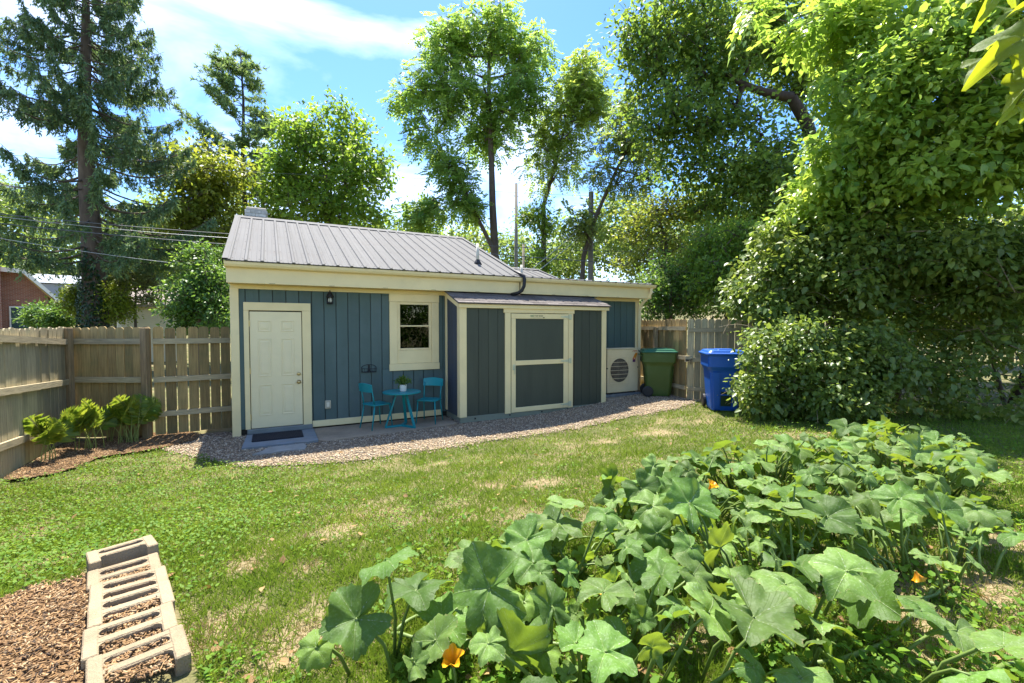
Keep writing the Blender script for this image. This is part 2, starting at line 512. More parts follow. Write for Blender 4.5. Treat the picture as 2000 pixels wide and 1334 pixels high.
def bare(x, y):
    """dry, thin patches"""
    b_ = sstep(.58, .85, nz(x, y, 1.3, 2.0)) * .5 * (.4 + 1.2 * nz(x, y, 7.0, 4.0))
    for u, v, r_ in ((660, 1040, .24), (600, 1245, .36), (540, 1290, .25), (700, 1010, .15), (960, 950, .25), (430, 1230, .3), (1060, 945, .3), (760, 1000, .2), (480, 1110, .2), (1290, 845, .45), (1180, 860, .3), (60, 1110, .3), (860, 900, .2), (590, 1120, .15), (1700, 1150, .5), (1800, 1230, .35), (1900, 1150, .6), (1960, 1050, .5), (1850, 1290, .4), (1980, 1250, .4)):
        c = on_z(u, v, float(gz(*on_z(u, v, .2)[:2]))); b_ = np.maximum(b_, np.exp(-(((x - c[0]) ** 2 + (y - c[1]) ** 2) / r_ ** 2) * (.3 + 2.2 * nz(x, y, 11.0))) * .95)
    return b_


gme = np_mesh('ground', gV, np.stack([q0, q0 + 1, q0 + nx_ + 1, q0 + nx_], 1), SOIL, smooth=True)
gme.attributes.new('bare', 'FLOAT', 'POINT').data.foreach_set('value', bare(gV[:, 0], gV[:, 1]).astype(np.float32))
ground = obj('ground', gme)
tag(ground, kind='structure')


def sheet(name, ylo, yhi, x0, x1, m, lift, nxs=90, nys=14):
    """ground-hugging sheet between two edge curves"""
    X = np.linspace(x0, x1, nxs); V = []
    for j in range(nys):
        t = j / (nys - 1)
        Yv = ylo(X) * (1 - t) + yhi(X) * t
        V.append(np.stack([X, Yv, gz(X, Yv) + lift], 1))
    V = np.concatenate(V); i2, j2 = np.meshgrid(np.arange(nxs - 1), np.arange(nys - 1)); q = (j2 * nxs + i2).ravel()
    o = obj(name, np_mesh(name, V, np.stack([q, q + 1, q + nxs + 1, q + nxs], 1), m, smooth=True))
    return tag(o, kind='structure')


def path_lo(x):
    x = np.asarray(x, float)
    return np.interp(x, [-1.75, -1.3, -0.75, -0.35, 0.2, 1.0, 2.6, 4.3, 6.0, 7.3, 7.9, 8.8], [8.9, 8.15, 7.45, 6.92, 6.62, 6.46, 6.54, 6.60, 6.58, 6.50, 6.7, 7.1]) + 0.07 * (nz(x, x * 0, 5.0) - 0.5)


def path_hi(x):
    return np.interp(np.asarray(x, float), [-1.75, -0.7, -0.5, 8.2, 8.8], [9.25, 9.35, 8.9, 8.9, 8.9])


GRAV = soil_mat('gravel_bed', (0.28, 0.205, 0.13), (0.34, 0.26, 0.17), (0.19, 0.145, 0.095), 6, 30)
sheet('gravel_path', path_lo, path_hi, -1.75, 8.8, GRAV, 0.012)


def stones(name, P, size, m, rng, flat=0.6):
    """loose stones, six-cornered and squashed"""
    n = len(P)
    base = np.array([(1, 0, 0), (-1, 0, 0), (0, 1, 0), (0, -1, 0), (0, 0, 1), (0, 0, -.6)], float)
    F = np.array([(0, 2, 4), (2, 1, 4), (1, 3, 4), (3, 0, 4), (2, 0, 5), (1, 2, 5), (3, 1, 5), (0, 3, 5)])
    V = base[None] * size[:, None, None] * (0.7 + 0.6 * rng.random((n, 6, 1)))
    V[:, :, 1] *= 0.75; V[:, :, 2] *= flat
    a = rng.random(n) * 6.28; ca, sa = np.cos(a), np.sin(a)
    tx = (rng.random(n) - .5) * .8
    x = V[:, :, 0] * ca[:, None] - V[:, :, 1] * sa[:, None]; y = V[:, :, 0] * sa[:, None] + V[:, :, 1] * ca[:, None]
    z = V[:, :, 2] + x * tx[:, None]
    W = np.stack([x, y, z], 2) + P[:, None, :]
    Fa = (F[None] + (np.arange(n) * 6)[:, None, None]).reshape(-1, 3)
    return np_mesh(name, W.reshape(-1, 3), Fa, m, rnd=np.repeat(rng.random(n), 8))


PEB = pebble_mat('gravel_stones', [(0.36, 0.28, 0.18), (0.27, 0.21, 0.14), (0.43, 0.36, 0.25), (0.21, 0.165, 0.115), (0.40, 0.28, 0.16), (0.54, 0.45, 0.32), (0.33, 0.255, 0.17), (0.15, 0.11, 0.075)])
n0 = 36000
px = RNG.uniform(-1.7, 8.6, n0); py = RNG.uniform(6.1, 9.2, n0)
ok = (py > path_lo(px) - 0.28 * RNG.random(n0) ** 4) & (py < path_hi(px)) & ~((px > -0.36) & (px < 3.1) & (py > 7.86)) & ~((px > 3.2) & (px < 6.6) & (py > 8.02))
px, py = px[ok], py[ok]
P = np.stack([px, py, gz(px, py) + 0.016], 1)
keep = in_view(P)
P = P[keep]
tag(obj('gravel', stones('gravel', P, RNG.uniform(0.010, 0.022, len(P)), PEB, RNG)), 'loose tan and grey gravel along the house front', 'gravel', kind='stuff')

# patio slab, painted step, flagstone
pt = MB()
edge = [(0.665, 8.79), (0.665, 7.86), (0.78, 7.72), (1.27, 7.80), (1.9, 7.83), (2.5, 7.92), (3.02, 7.99), (3.10, 8.05), (3.10, 8.79)]
pt.prism(edge, -0.05, 0.028, 'z')
tag(pt.build('patio', CONC), kind='structure')
st = MB(); st.prism([(-0.40, 7.80), (0.1, 7.78), (0.30, 7.80), (0.5, 7.74), (0.655, 7.80), (0.655, 8.78), (-0.36, 8.78)], -0.05, 0.045, 'z')
tag(st.build('door_step', SLABB), 'blue grey painted concrete step below the cream door', 'step')
fl = MB(); fl.prism([(-0.25, 7.38), (0.0, 7.36), (0.18, 7.40), (0.43, 7.36), (0.47, 7.55), (0.44, 7.74), (0.2, 7.72), (-0.03, 7.735), (-0.12, 7.55)], 0.0, 0.034, 'z')
tag(fl.build('stepping_stone', STONE), 'flat irregular grey flagstone in gravel before the door step', 'stone')
mt = MB(); mt.cbox(-0.28, 0.46, 8.10, 8.62, 0.047, 0.062, 0.006)
dm = thing('door_mat', 'black ribbed rubber mat on the door step', 'mat', (0, 0, 0))
mt.build('mat_base', RUBBER, dm)
for k in range(24):
    MB().box(-0.265 + k * 0.0295, -0.25 + k * 0.0295, 8.115, 8.605, 0.0615, 0.066).build('rubber_rib', RUBBER, dm)

# ------------------------------------------------------------------ house
YW = 8.80
house = thing('cottage', 'blue board sided cottage with cream trim and brown metal roof', 'house', (3.9, 8.8, 0))
HX, HY = 3.9, 8.8


def hp(name, mb, m, parent=None, smooth=False):
    o = mb.build(name, m, parent or house, smooth)
    if parent is None:
        o.location = (-HX, -HY, 0)
    return o


# solid walls behind the boards, with the window opening left free
WX0, WX1, WZ0, WZ1 = 2.16, 2.84, 1.17, 2.31
w = MB()
w.box(-0.55, WX0, YW + .016, YW + .12, 0.03, 2.86).box(WX1, 8.34, YW + .016, YW + .12, 0.03, 2.86)
w.box(WX0, WX1, YW + .016, YW + .12, 0.03, WZ0).box(WX0, WX1, YW + .016, YW + .12, WZ1, 2.86)
w.box(-0.55, -0.43, YW + .12, 15, 0.03, 2.86).box(8.22, 8.34, YW + .12, 13.2, 0.03, 2.86).box(-0.43, 8.22, 14.9, 15, 0.03, 2.86)
w.box(-0.43, 8.22, YW + .12, 14.9, 0.04, 0.10).box(4.5, 4.6, YW + .12, 14.9, 0.1, 3.0)
for gxe in (-0.55, 4.55):
    w.prism([(8.85, 2.86), (11.9, 4.08), (14.95, 2.86)], gxe, gxe + 0.1, 'x')
hp('wall', w, INNER)
DX0, DX1, DZ1 = -0.30, 0.49, 2.10       # door leaf
bx = -0.56; bi = 0
while bx < 8.34:
    x0, x1 = bx + 0.0045, min(bx + 0.203, 8.345) - 0.0045
    rects = [(x0, x1, 0.12, 2.52)]
    if x1 > 2.03 and x0 < 2.99:
        rects = [(x0, x1, 0.12, 1.03), (x0, x1, 2.44, 2.52)]
        if x0 < 2.02: rects.append((x0, 2.05, 1.032, 2.438))
        if x1 > 3.0: rects.append((2.97, x1, 1.032, 2.438))
    if x1 > -0.34 and x0 < 0.60:
        rects = [(x0, x1, 2.2, 2.52)]
        if x0 < -0.37: rects.append((x0, -0.36, .12, 2.198))
        if x1 > 0.64: rects.append((.62, x1, .12, 2.198))
    for a_, b_, z0, z1 in rects:
        hp('siding_board', MB().cbox(a_, b_, YW, YW + 0.017, z0, z1, 0.004), BLUE)
    bx += 0.203
hp('corner_trim', MB().cbox(-0.575, -0.45, YW - 0.022, YW + .03, 0.0, 2.50), CREAM)
hp('corner_trim', MB().cbox(8.24, 8.365, YW - 0.022, YW + .03, 0.1, 2.50), CREAM)
hp('frieze_board', MB().cbox(-0.57, 8.36, YW - 0.024, YW + .02, 2.475, 2.548), CREAM)
hp('base_trim', MB().cbox(0.645, 3.06, YW - 0.024, YW + .015, 0.055, 0.165), CREAM)
hp('base_trim', MB().cbox(6.7, 8.23, YW - 0.02, YW + .015, 0.16, 0.26), CREAM)
# boxed eave: fascia, crown strip under the roof edge, soffit
for a, b in ((-0.60, 4.70), (4.73, 8.50)):
    dz = 0.0 if a < 0 else 0.012
    hp('fascia_board', MB().cbox(a, b, 8.50, 8.535, 2.545, 2.80 + dz), CREAM)
    g = MB()
    prof = [(8.50, 2.785), (8.47, 2.785), (8.415, 2.80), (8.395, 2.835), (8.39, 2.872), (8.40, 2.878), (8.50, 2.876)]
    g.prism([(p, q + dz) for p, q in prof], a - 0.02, b + 0.06 if a > 0 else b, 'x')
    hp('gutter', g, CREAM)
    hp('soffit', MB().box(a + .01, b - .01, 8.537, YW, 2.55, 2.565), CREAM)
hp('eave_return', MB().cbox(-0.598, -0.57, 8.537, 9.0, 2.56, 2.84), CREAM)
hp('eave_return', MB().cbox(8.47, 8.50, 8.537, 9.0, 2.56, 2.84), CREAM)
for k in range(9):
    hp('soffit_vent', MB().box(0.0 + k * 0.92, 0.09 + k * 0.92, 8.4985, 8.502, 2.553, 2.558), BLACK)

# door
door = hp('door', MB().cbox(DX0, DX1, YW - 0.012, YW + .02, 0.125, DZ1), DOORP)
for (a, b, z0, z1) in ((-0.185, 0.02, 1.76, 1.95), (0.165, 0.37, 1.76, 1.95), (-0.185, 0.02, 1.00, 1.64), (0.165, 0.37, 1.00, 1.64), (-0.185, 0.02, 0.33, 0.86), (0.165, 0.37, 0.33, 0.86)):
    p_ = MB()
    y0 = YW - 0.0118
    o_ = [(a, z0), (b, z0), (b, z1), (a, z1)]

    def rect(i, y): return [(a + i, y, z0 + i), (b - i, y, z0 + i), (b - i, y, z1 - i), (a + i, y, z1 - i)]
    p_.loft([rect(0, y0 - .0002), rect(.004, y0 - .007), rect(.014, y0 - .007), rect(.024, y0 + .0008), rect(.032, y0 + .0008), rect(.055, y0 - .006)], cap=False)
    p_.add(rect(.055, y0 - .006), [(0, 1, 2, 3)])
    hp('door_panel', p_, DOORP, door)
for z in (1.02, 0.88):
    kb = MB()
    for k_, (r_, y_) in enumerate(((0.034, 0), (0.034, .008), (0.014, .012), (0.014, .03), (0.027, .036), (0.03, .052), (0.02, .066), (0.004, .07))):
        pass
    prof = [(0.034, 0), (0.034, .008), (0.014, .012), (0.014, .03), (0.027, .036), (0.03, .052), (0.02, .066), (0.004, .07)] if z < .9 else [(0.032, 0), (0.032, .012), (0.024, .02), (0.004, .021)]
    rings = [[(0.435 + r_ * math.cos(t * math.pi / 8), YW - 0.0125 - y_, z + r_ * math.sin(t * math.pi / 8)) for t in range(16)] for r_, y_ in prof]
    kb.loft(rings)
    hp('door_knob' if z < .9 else 'deadbolt', kb, BRASS, door, True)
for z in (0.32, 1.10, 1.90):
    hp('hinge', MB().tube([(DX0 - 0.004, YW - 0.02, z - .05), (DX0 - 0.004, YW - 0.02, z + .05)], 0.009, 8), BRASS, door)
hp('threshold', MB().cbox(-0.36, 0.64, 8.70, YW + .01, 0.046, 0.118, 0.006), mat('threshold_grey', (0.16, 0.18, 0.17), 0.7, 0.15, 5))
for a, b in ((-0.385, -0.31), (0.50, 0.638)):
    hp('door_trim', MB().cbox(a, b, YW - 0.03, YW + .01, 0.07 if a > 0 else 0.118, 2.118), CREAM)
hp('door_trim', MB().cbox(-0.385, 0.638, YW - 0.031, YW + .01, 2.12, 2.255), CREAM)

# window
win = hp('window', MB().cbox(2.02, 2.17, YW - 0.03, YW + .01, 1.127, 2.323), CREAM)
hp('window_trim', MB().cbox(2.85, 3.0, YW - 0.03, YW + .01, 1.127, 2.323), CREAM, win)
hp('window_trim', MB().cbox(2.015, 3.005, YW - 0.032, YW + .01, 2.325, 2.475), CREAM, win)
hp('window_sill', MB().cbox(2.01, 3.01, YW - 0.036, YW + .01, 0.995, 1.125), CREAM, win)
hp('window_panel', MB().cbox(2.172, 2.848, YW - 0.006, YW + .016, 1.127, 1.385), CREAM, win)
for a, b, c, d in ((2.172, 2.225, 1.387, 2.323), (2.80, 2.848, 1.387, 2.323), (2.227, 2.798, 2.275, 2.323), (2.227, 2.798, 1.387, 1.425)):
    hp('window_frame', MB().cbox(a, b, YW - 0.012, YW + .05, c, d), CREAM, win)
hp('meeting_rail', MB().cbox(2.227, 2.798, YW - 0.004, YW + .03, 1.845, 1.872), CREAM, win)
hp('pane', MB().box(2.227, 2.798, YW + .018, YW + .022, 1.873, 2.274), GLASS, win)
hp('pane', MB().box(2.227, 2.798, YW + .006, YW + .010, 1.426, 1.844), GLASS, win)

# roof: ribbed metal sheets
SL = 0.40
RY0, RZ0, RYR = 8.375, 2.892, 11.9
RZR = RZ0 + SL * (RYR - RY0)
RX0, RX1 = -0.63, 4.76
roof = hp('roof', MB().prism([(RY0 + .02, RZ0 - .012), (RYR, RZR - .014), (2 * RYR - RY0, RZ0 - .012), (2 * RYR - RY0, RZ0 - .06), (RYR, RZR - .09), (RY0 + .03, RZ0 - .016)], RX0 + .02, RX1 - .02, 'x'), BARKD)
sl_len = math.hypot(RYR - RY0, RZR - RZ0)


def slope_pt(t, h):
    c, s = (RYR - RY0) / sl_len, (RZR - RZ0) / sl_len
    return (RY0 + c * t - s * h, RZ0 + s * t + c * h)


def slab(x0, x1, h0, h1, t0=0.0, t1=None):
    t1 = sl_len if t1 is None else t1
    return MB().prism([slope_pt(t0, h0), slope_pt(t1, h0), slope_pt(t1, h1), slope_pt(t0, h1)], x0, x1, 'x')


x = RX0 + 0.08
ribx = []
while x < RX1 - 0.05:
    ribx.append(x); x += 0.229
for k in range(0, len(ribx), 4):
    a = ribx[k] - (0.08 if k == 0 else 0.0); b = ribx[k + 4] if k + 4 < len(ribx) else RX1 - 0.01
    hp('roof_sheet', slab(a + .0015, b - .0015, -0.010, -0.001 + 0.0012 * (k % 8 == 0)), METALR, roof)
for x in ribx:
    r_ = MB()
    V = []
    for t in (0, sl_len):
        for dx, h in ((-.03, -.0005), (-.016, .019), (.016, .019), (.03, -.0005)):
            y_, z_ = slope_pt(t - (0.012 if t == 0 else 0), h); V.append((x + dx, y_, z_))
    r_.add(V, [(0, 1, 5, 4), (1, 2, 6, 5), (2, 3, 7, 6), (0, 3, 2, 1), (4, 5, 6, 7)])
    hp('rib', r_, METALR, roof)
    for dx in (.075, .15):
        rr = MB(); V = []
        for t in (0.01, sl_len - .05):
            for ddx, h in ((-.014, -.001), (0, .0035), (.014, -.001)):
                y_, z_ = slope_pt(t, h); V.append((x + dx + ddx, y_, z_))
        if x + dx < RX1 - .06:
            rr.add(V, [(0, 1, 4, 3), (1, 2, 5, 4)])
            hp('stiffener', rr, METALR, roof)
for x0, x1 in ((RX0 - .012, RX0 + .07), (RX1 - .07, RX1 + .012)):
    hp('rake_trim', slab(x0, x1, 0.020, 0.027).add([(x0, *slope_pt(0, 0.027)), (x0, *slope_pt(sl_len, 0.027)), (x0, *slope_pt(sl_len, -.09)), (x0, *slope_pt(0, -.09))], [(0, 1, 2, 3)]), METALR, roof)
hp('ridge_cap', MB().prism([(RYR - .17, RZR - .17 * SL + .022), (RYR, RZR + .032), (RYR + .17, RZR - .17 * SL + .022), (RYR + .17, RZR - .17 * SL + .012), (RYR, RZR + .02), (RYR - .17, RZR - .17 * SL + .012)], RX0 - .02, RX1 + .02, 'x'), METALR, roof)
hp('back_slope', MB().prism([(RYR, RZR), (2 * RYR - RY0, RZ0), (2 * RYR - RY0, RZ0 - .01), (RYR, RZR - .012)], RX0, RX1, 'x'), METALR, roof)
# screws along the sheets
scr = MB()
for x in ribx:
    for t in np.arange(0.12, sl_len, 0.61):
        for dx in (-.045, .045):
            y_, z_ = slope_pt(t, 0.002)
            scr.add([(x + dx - .007, y_ - .007, z_ - .002), (x + dx + .007, y_ - .007, z_ - .002), (x + dx + .007, y_ + .007, z_ + .004), (x + dx - .007, y_ + .007, z_ + .004)], [(0, 1, 2, 3)])
sc_o = hp('screw', scr, BARKD, roof); sc_o['kind'] = 'stuff'

# low wing roof and the small gable behind it
wing = hp('wing_roof', MB().prism([(8.385, 2.888), (13.2, 3.33), (13.2, 3.25), (8.40, 2.868)], 4.79, 8.60, 'x'), METALR)
x = 4.95
while x < 8.6:
    hp('rib', MB().prism([(x - .03, 0), (x - .016, .022), (x + .016, .022), (x + .03, 0)], 0, 4.8, 'y'), METALR, wing).matrix_local = Matrix.Translation((0, 8.372, 2.890)) @ Matrix.Rotation(math.atan(.0918), 4, 'X')
    x += 0.229
rear = hp('rear_roof', MB().prism([(10.6, 3.02), (12.6, 3.66), (14.6, 3.02), (14.6, 2.9), (10.6, 2.9)], 4.9, 7.55, 'x'), METALR)
x = 5.0
while x < 7.5:
    r_ = MB(); r_.add([(x - .03, 10.58, 3.014), (x - .016, 10.58, 3.034), (x + .016, 10.58, 3.034), (x + .03, 10.58, 3.014), (x - .03, 12.6, 3.661), (x - .016, 12.6, 3.681), (x + .016, 12.6, 3.681), (x + .03, 12.6, 3.661)], [(0, 1, 5, 4), (1, 2, 6, 5), (2, 3, 7, 6), (0, 3, 2, 1)])
    hp('rib', r_, METALR, rear); x += 0.229
hp('rake_trim', MB().prism([(10.55, 3.02), (12.6, 3.70), (14.6, 3.04), (14.6, 2.98), (12.6, 3.6), (10.55, 2.94)], 7.55, 7.62, 'x'), METALR, rear)
hp('ridge_cap', MB().prism([(12.45, 3.64), (12.6, 3.70), (12.75, 3.64)], 4.9, 7.62, 'x'), METALR, rear)
for (x, y, z0, z1, r0) in ((4.04, 9.2, 3.16, 3.66, .032), (5.45, 9.75, 2.95, 3.35, .03)):
    vp = hp('vent_pipe', MB().tube([(x, y, z0), (x, y, z1)], [r0 * 1.05, r0], 12), PIPEW, None, True)
    hp('pipe_boot', MB().lathe([(.10, 0.0), (.075, .05), (.045, .11), (.036, .12)], (x, y, z0 + .035), 14), BLACK, vp, True)
hp('drain_hose', MB().tube([(4.60, 8.56, 3.03), (4.70, 8.42, 2.945), (4.735, 8.365, 2.90), (4.735, 8.345, 2.83), (4.725, 8.345, 2.70), (4.68, 8.36, 2.60), (4.62, 8.42, 2.55), (4.5, 8.5, 2.52)], [.018] + [.036] * 7, 10), BLACK, None, True)
hp('downspout', MB().tube([(8.44, 8.45, 2.80), (8.44, 8.45, 2.70), (8.42, 8.50, 2.60), (8.36, 8.66, 2.44), (8.335, 8.72, 2.36), (8.335, 8.735, 2.25), (8.335, 8.735, 0.22)], .045, 4), CREAM)

# chimney of separate bricks
chim = hp('chimney', MB().box(-0.45, -0.02, 11.96, 12.36, 3.7, 4.50), MORTAR)
cz = 3.98; row = 0
while cz < 4.49:
    off = 0.0 if row % 2 else 0.1
    for (fy) in (11.95,):
        a = -0.46 - off
        while a < 0.0:
            b0, b1 = max(a + .005, -0.462), min(a + .205, -0.008)
            if b1 - b0 > .03:
                hp('brick', MB().cbox(b0, b1, fy, fy + .06, cz + .005, cz + .068, .004), CHBRICK, chim)
            a += .21
    for fx in (-0.462, -0.068):
        a = 12.012 - off * .5
        while a < 12.37:
            b0, b1 = max(a + .005, 12.012), min(a + .195, 12.37)
            if b1 - b0 > .03:
                hp('brick', MB().cbox(fx, fx + .06, b0, b1, cz + .005, cz + .068, .004), CHBRICK, chim)
            a += .2
    cz += .073; row += 1
hp('chimney_cap', MB().cbox(-0.43, -0.03, 11.97, 12.35, 4.491, 4.56, .012), mat('chimney_cap_cement', (0.5, 0.45, 0.37), .9, .15, 8), chim)

# things on the house wall
ln = thing('wall_lantern', 'small black coach lantern on blue wall above the chairs', 'lamp', (0.955, YW, 2.27))
LG = mat('frosted_bulb', (0.62, 0.60, 0.48), 0.3, 0.05, 5)
MB().cbox(-.045, .045, -.012, 0.0, -.02, .16, .006).build('back_plate', BLACK, ln)
MB().lathe([(.072, .10), (.066, .115), (.04, .165), (.03, .185), (.012, .20), (.004, .23)], (0, -.09, 0), 12).build('lamp_cap', BLACK, ln, True)
MB().lathe([(.01, -.03), (.05, -.015), (.058, 0.0), (.05, .006)], (0, -.09, 0), 12).build('lamp_base', BLACK, ln, True)
for k in range(6):
    t = k * math.pi / 3 + .3
    MB().tube([(.05 * math.cos(t), -.09 + .05 * math.sin(t), 0), (.06 * math.cos(t), -.09 + .06 * math.sin(t), .105)], .005, 5).build('cage_bar', BLACK, ln)
MB().lathe([(.012, 0.005), (.03, .02), (.034, .05), (.025, .085), (.01, .10)], (0, -.09, 0), 12).build('bulb', LG, ln, True)
MB().tube([(0, -.01, .15), (0, -.05, .19), (0, -.09, .20)], .008, 6).build('bracket', BLACK, ln)

oc = thing('outlet_cover', 'small beige outdoor outlet cover low on blue wall', 'outlet', (0.905, YW, 0.44))
OUT = mat('beige_plastic', (0.42, 0.38, 0.27), 0.5, .05, 5)
MB().cbox(-.05, .05, -.035, 0.0, -.075, .075, .01).build('cover', OUT, oc)
MB().cbox(-.022, .022, -.041, -.034, -.04, .04, .004).build('flap', mat('pale_plastic', (0.62, 0.58, 0.45), .45, .05, 5), oc)

bs = thing('wire_basket', 'black wire wall basket hung over the teal chairs', 'basket', (1.63, YW, 1.0))


def bow(z, r, yy, n=9):
    return [(0.135 * math.cos(math.pi * k / (n - 1)), -yy * math.sin(math.pi * k / (n - 1)) - .004, z) for k in range(n)]


MB().tube(bow(0.0, 0, .12), .006, 6).tube(bow(0.065, 0, .13), .005, 6).build('basket_rim', BLACK, bs)
MB().tube([(0.135 * math.cos(math.pi * k / 10), -.006, .07 + .065 * math.sin(math.pi * k / 10)) for k in range(11)], .006, 6).build('back_arch', BLACK, bs)
for p, q in zip(bow(0, 0, .12), bow(.065, 0, .13)):
    MB().tube([p, q], .004, 5).build('wire', BLACK, bs)
for k in range(-2, 3):
    MB().tube([(k * .05, -.004, 0), (k * .05, -.11 * math.sqrt(max(0, 1 - (k * .05 / .135) ** 2)), 0)], .004, 5).build('wire', BLACK, bs)
MB().tube([(-.135, -.004, 0), (.135, -.004, 0)], .007, 6).build('back_rail', BLACK, bs)
MB().cbox(-.018, .018, -.012, -.001, 0, .135, .003).build('back_stay', BLACK, bs)

# ------------------------------------------------------------------ shed
SX0, SX1, SY = 3.14, 6.62, 8.0
shed = thing('lean_to_shed', 'green grey lean-to shed with cream framed door against the cottage', 'shed', (SX0, SY, 0))


def sp(name, mb, m, parent=None, smooth=False):
    o = mb.build(name, m, parent or shed, smooth)
    if parent is None: o.location = (-SX0, -SY, 0)
    return o


sp('wall', MB().box(SX0 + .02, SX1 - .02, SY + .016, 8.78, 0.13, 2.23), INNER)
RIM = mat('shed_rim_board', (0.20, 0.22, 0.16), .8, .15, 4, (0.5, 1, 3), bump=.3, bscale=30, dirt=(.12, .1, .06), dirt_amt=.4)
sp('rim_board', MB().cbox(SX0 + .01, SX1 - .01, SY - .004, SY + .05, 0.02, 0.135), RIM)
sp('rim_board', MB().cbox(SX0 + .01, SX0 + .05, SY + .052, 8.76, 0.03, 0.135), RIM)
for x in (3.45, 4.2, 4.95, 5.6, 6.2):
    sp('bolt', MB().tube([(x, SY - .014, .085), (x, SY, .085)], .017, 8), BLACK)
bx = SX0 + .10
grooves = [3.53, 3.735, 3.94, 4.14, 4.345, 4.55, 4.75, 4.95, 5.16, 5.36, 5.565, 5.77, 5.97, 6.175, 6.38]
eds = [SX0 + .02] + grooves + [SX1 - .01]
for a, b in zip(eds[:-1], eds[1:]):
    if a > 4.1 and b < 5.8:
        sp('siding_board', MB().cbox(a + .003, b - .003, SY, SY + .017, 2.16, 2.26, .003), SHEDG)
    else:
        sp('siding_board', MB().cbox(a + .003, b - .003, SY, SY + .017, 0.137, 2.26, .003), SHEDG)
for k in range(4):
    y0 = SY + .02 + k * .19
    z1 = 2.24 + (y0 - SY) * .36
    sp('side_board', MB().prism([(y0 + .003, .137), (y0 + .187, .137), (y0 + .187, z1 + .187 * .36), (y0 + .003, z1)], SX0 + .004, SX0 + .02, 'x'), SHEDB)
    sp('side_board', MB().prism([(y0 + .003, .137), (y0 + .187, .137), (y0 + .187, z1 + .187 * .36), (y0 + .003, z1)], SX1 - .02, SX1 - .004, 'x'), SHEDB)
sp('corner_trim', MB().cbox(SX0 - .008, SX0 + .135, SY - .022, SY + .012, .125, 2.23), CREAM)
sp('corner_trim', MB().cbox(SX0 - .01, SX0 + .018, SY + .014, SY + .11, .125, 2.235), CREAM)
sp('corner_trim', MB().cbox(SX1 - .115, SX1 + .008, SY - .022, SY + .012, .125, 2.23), CREAM)
sp('corner_trim', MB().cbox(SX0 - .012, SX0 + .018, 8.68, 8.775, .17, 2.49), CREAM)
sp('eave_board', MB().cbox(SX0 - .03, SX1 + .06, SY - .055, SY - .024, 2.20, 2.295), CREAM)
sp('rake_board', MB().prism([(SY - .024, 2.20), (8.775, 2.475), (8.775, 2.57), (SY - .024, 2.295)], SX0 - .035, SX0 - .012, 'x'), CREAM)
sp('rake_board', MB().prism([(SY - .024, 2.20), (8.775, 2.475), (8.775, 2.57), (SY - .024, 2.295)], SX1 + .03, SX1 + .055, 'x'), CREAM)
sroof = sp('roof', MB().prism([(SY - .09, 2.297), (8.78, 2.60), (8.78, 2.575), (SY - .08, 2.272)], SX0 - .05, SX1 + .09, 'x'), SHINGLE)
srs = .343
rows = 7
tl = .87 / rows
for r_ in range(rows):
    y0 = SY - .105 + r_ * tl; a = SX0 - .06 - (0.16 if r_ % 2 else 0)
    while a < SX1 + .1:
        b0, b1 = max(a + .003, SX0 - .06), min(a + .325, SX1 + .10)
        if b1 - b0 > .05:
            ze = 2.300 + (y0 - SY + .09) * srs * 1.0
            s_ = MB(); th = .007
            s_.prism([(y0, ze), (y0 + tl + .03, ze + (tl + .03) * srs - .006), (y0 + tl + .03, ze + (tl + .03) * srs - .001), (y0, ze + th)], b0, b1, 'x')
            sp('shingle', s_, SHINGLE, sroof)
        a += .328
# shed door
sd = sp('door', MB().box(4.225, 5.595, SY - .012, SY + .016, .125, 2.11), SHEDG)
for nm, a, b, c, d, y in (('door_rail', 4.225, 5.595, 2.005, 2.108, -.032), ('door_rail', 4.325, 5.475, 1.07, 1.165, -.031), ('door_rail', 4.325, 5.475, .127, .222, -.031), ('door_stile', 4.227, 4.323, .127, 2.003, -.032), ('door_stile', 5.477, 5.593, .127, 2.003, -.032)):
    sp(nm, MB().cbox(a, b, SY + y, SY - .0125, c, d, .004), CREAM, sd)
for a, b in ((4.09, 4.215), (5.605, 5.725)):
    sp('door_trim', MB().cbox(a, b, SY - .024, SY + .012, .115, 2.118), CREAM)
sp('door_trim', MB().cbox(4.06, 5.755, SY - .027, SY + .012, 2.12, 2.225), CREAM)
for z in (.20, 1.12, 2.05):
    h_ = MB(); h_.prism([(5.40, z - .01), (5.50, z - .02), (5.585, z - .028), (5.585, z + .028), (5.50, z + .02), (5.40, z + .01)], SY - .040, SY - .0335, 'y')
    h_.cbox(5.615, 5.675, SY - .034, SY - .025, z - .055, z + .055, .003).tube([(5.60, SY - .042, z - .04), (5.60, SY - .042, z + .04)], .011, 8)
    sp('hinge', h_, GALV, sd)
lt = MB(); lt.cbox(4.25, 4.31, SY - .045, SY - .0325, .98, 1.09, .004).tube([(4.28, SY - .05, 1.03), (4.28, SY - .075, 1.03), (4.28, SY - .075, .90)], .008, 6)
sp('latch', lt, GALV, sd)
# maker's plate lettering on the top rail (small print)
def text(name, body, loc, size, m, parent, rot=(R(90), 0, 0), ext=0.0008):
    cu = bpy.data.curves.new(name, 'FONT'); cu.body = body; cu.size = size; cu.align_x = 'CENTER'; cu.align_y = 'CENTER'; cu.extrude = ext
    o = bpy.data.objects.new(name, cu); COL.objects.link(o)
    me = bpy.data.meshes.new_from_object(o); bpy.data.objects.remove(o)
    me.materials.append(m)
    return obj(name, me, parent, loc, rot)


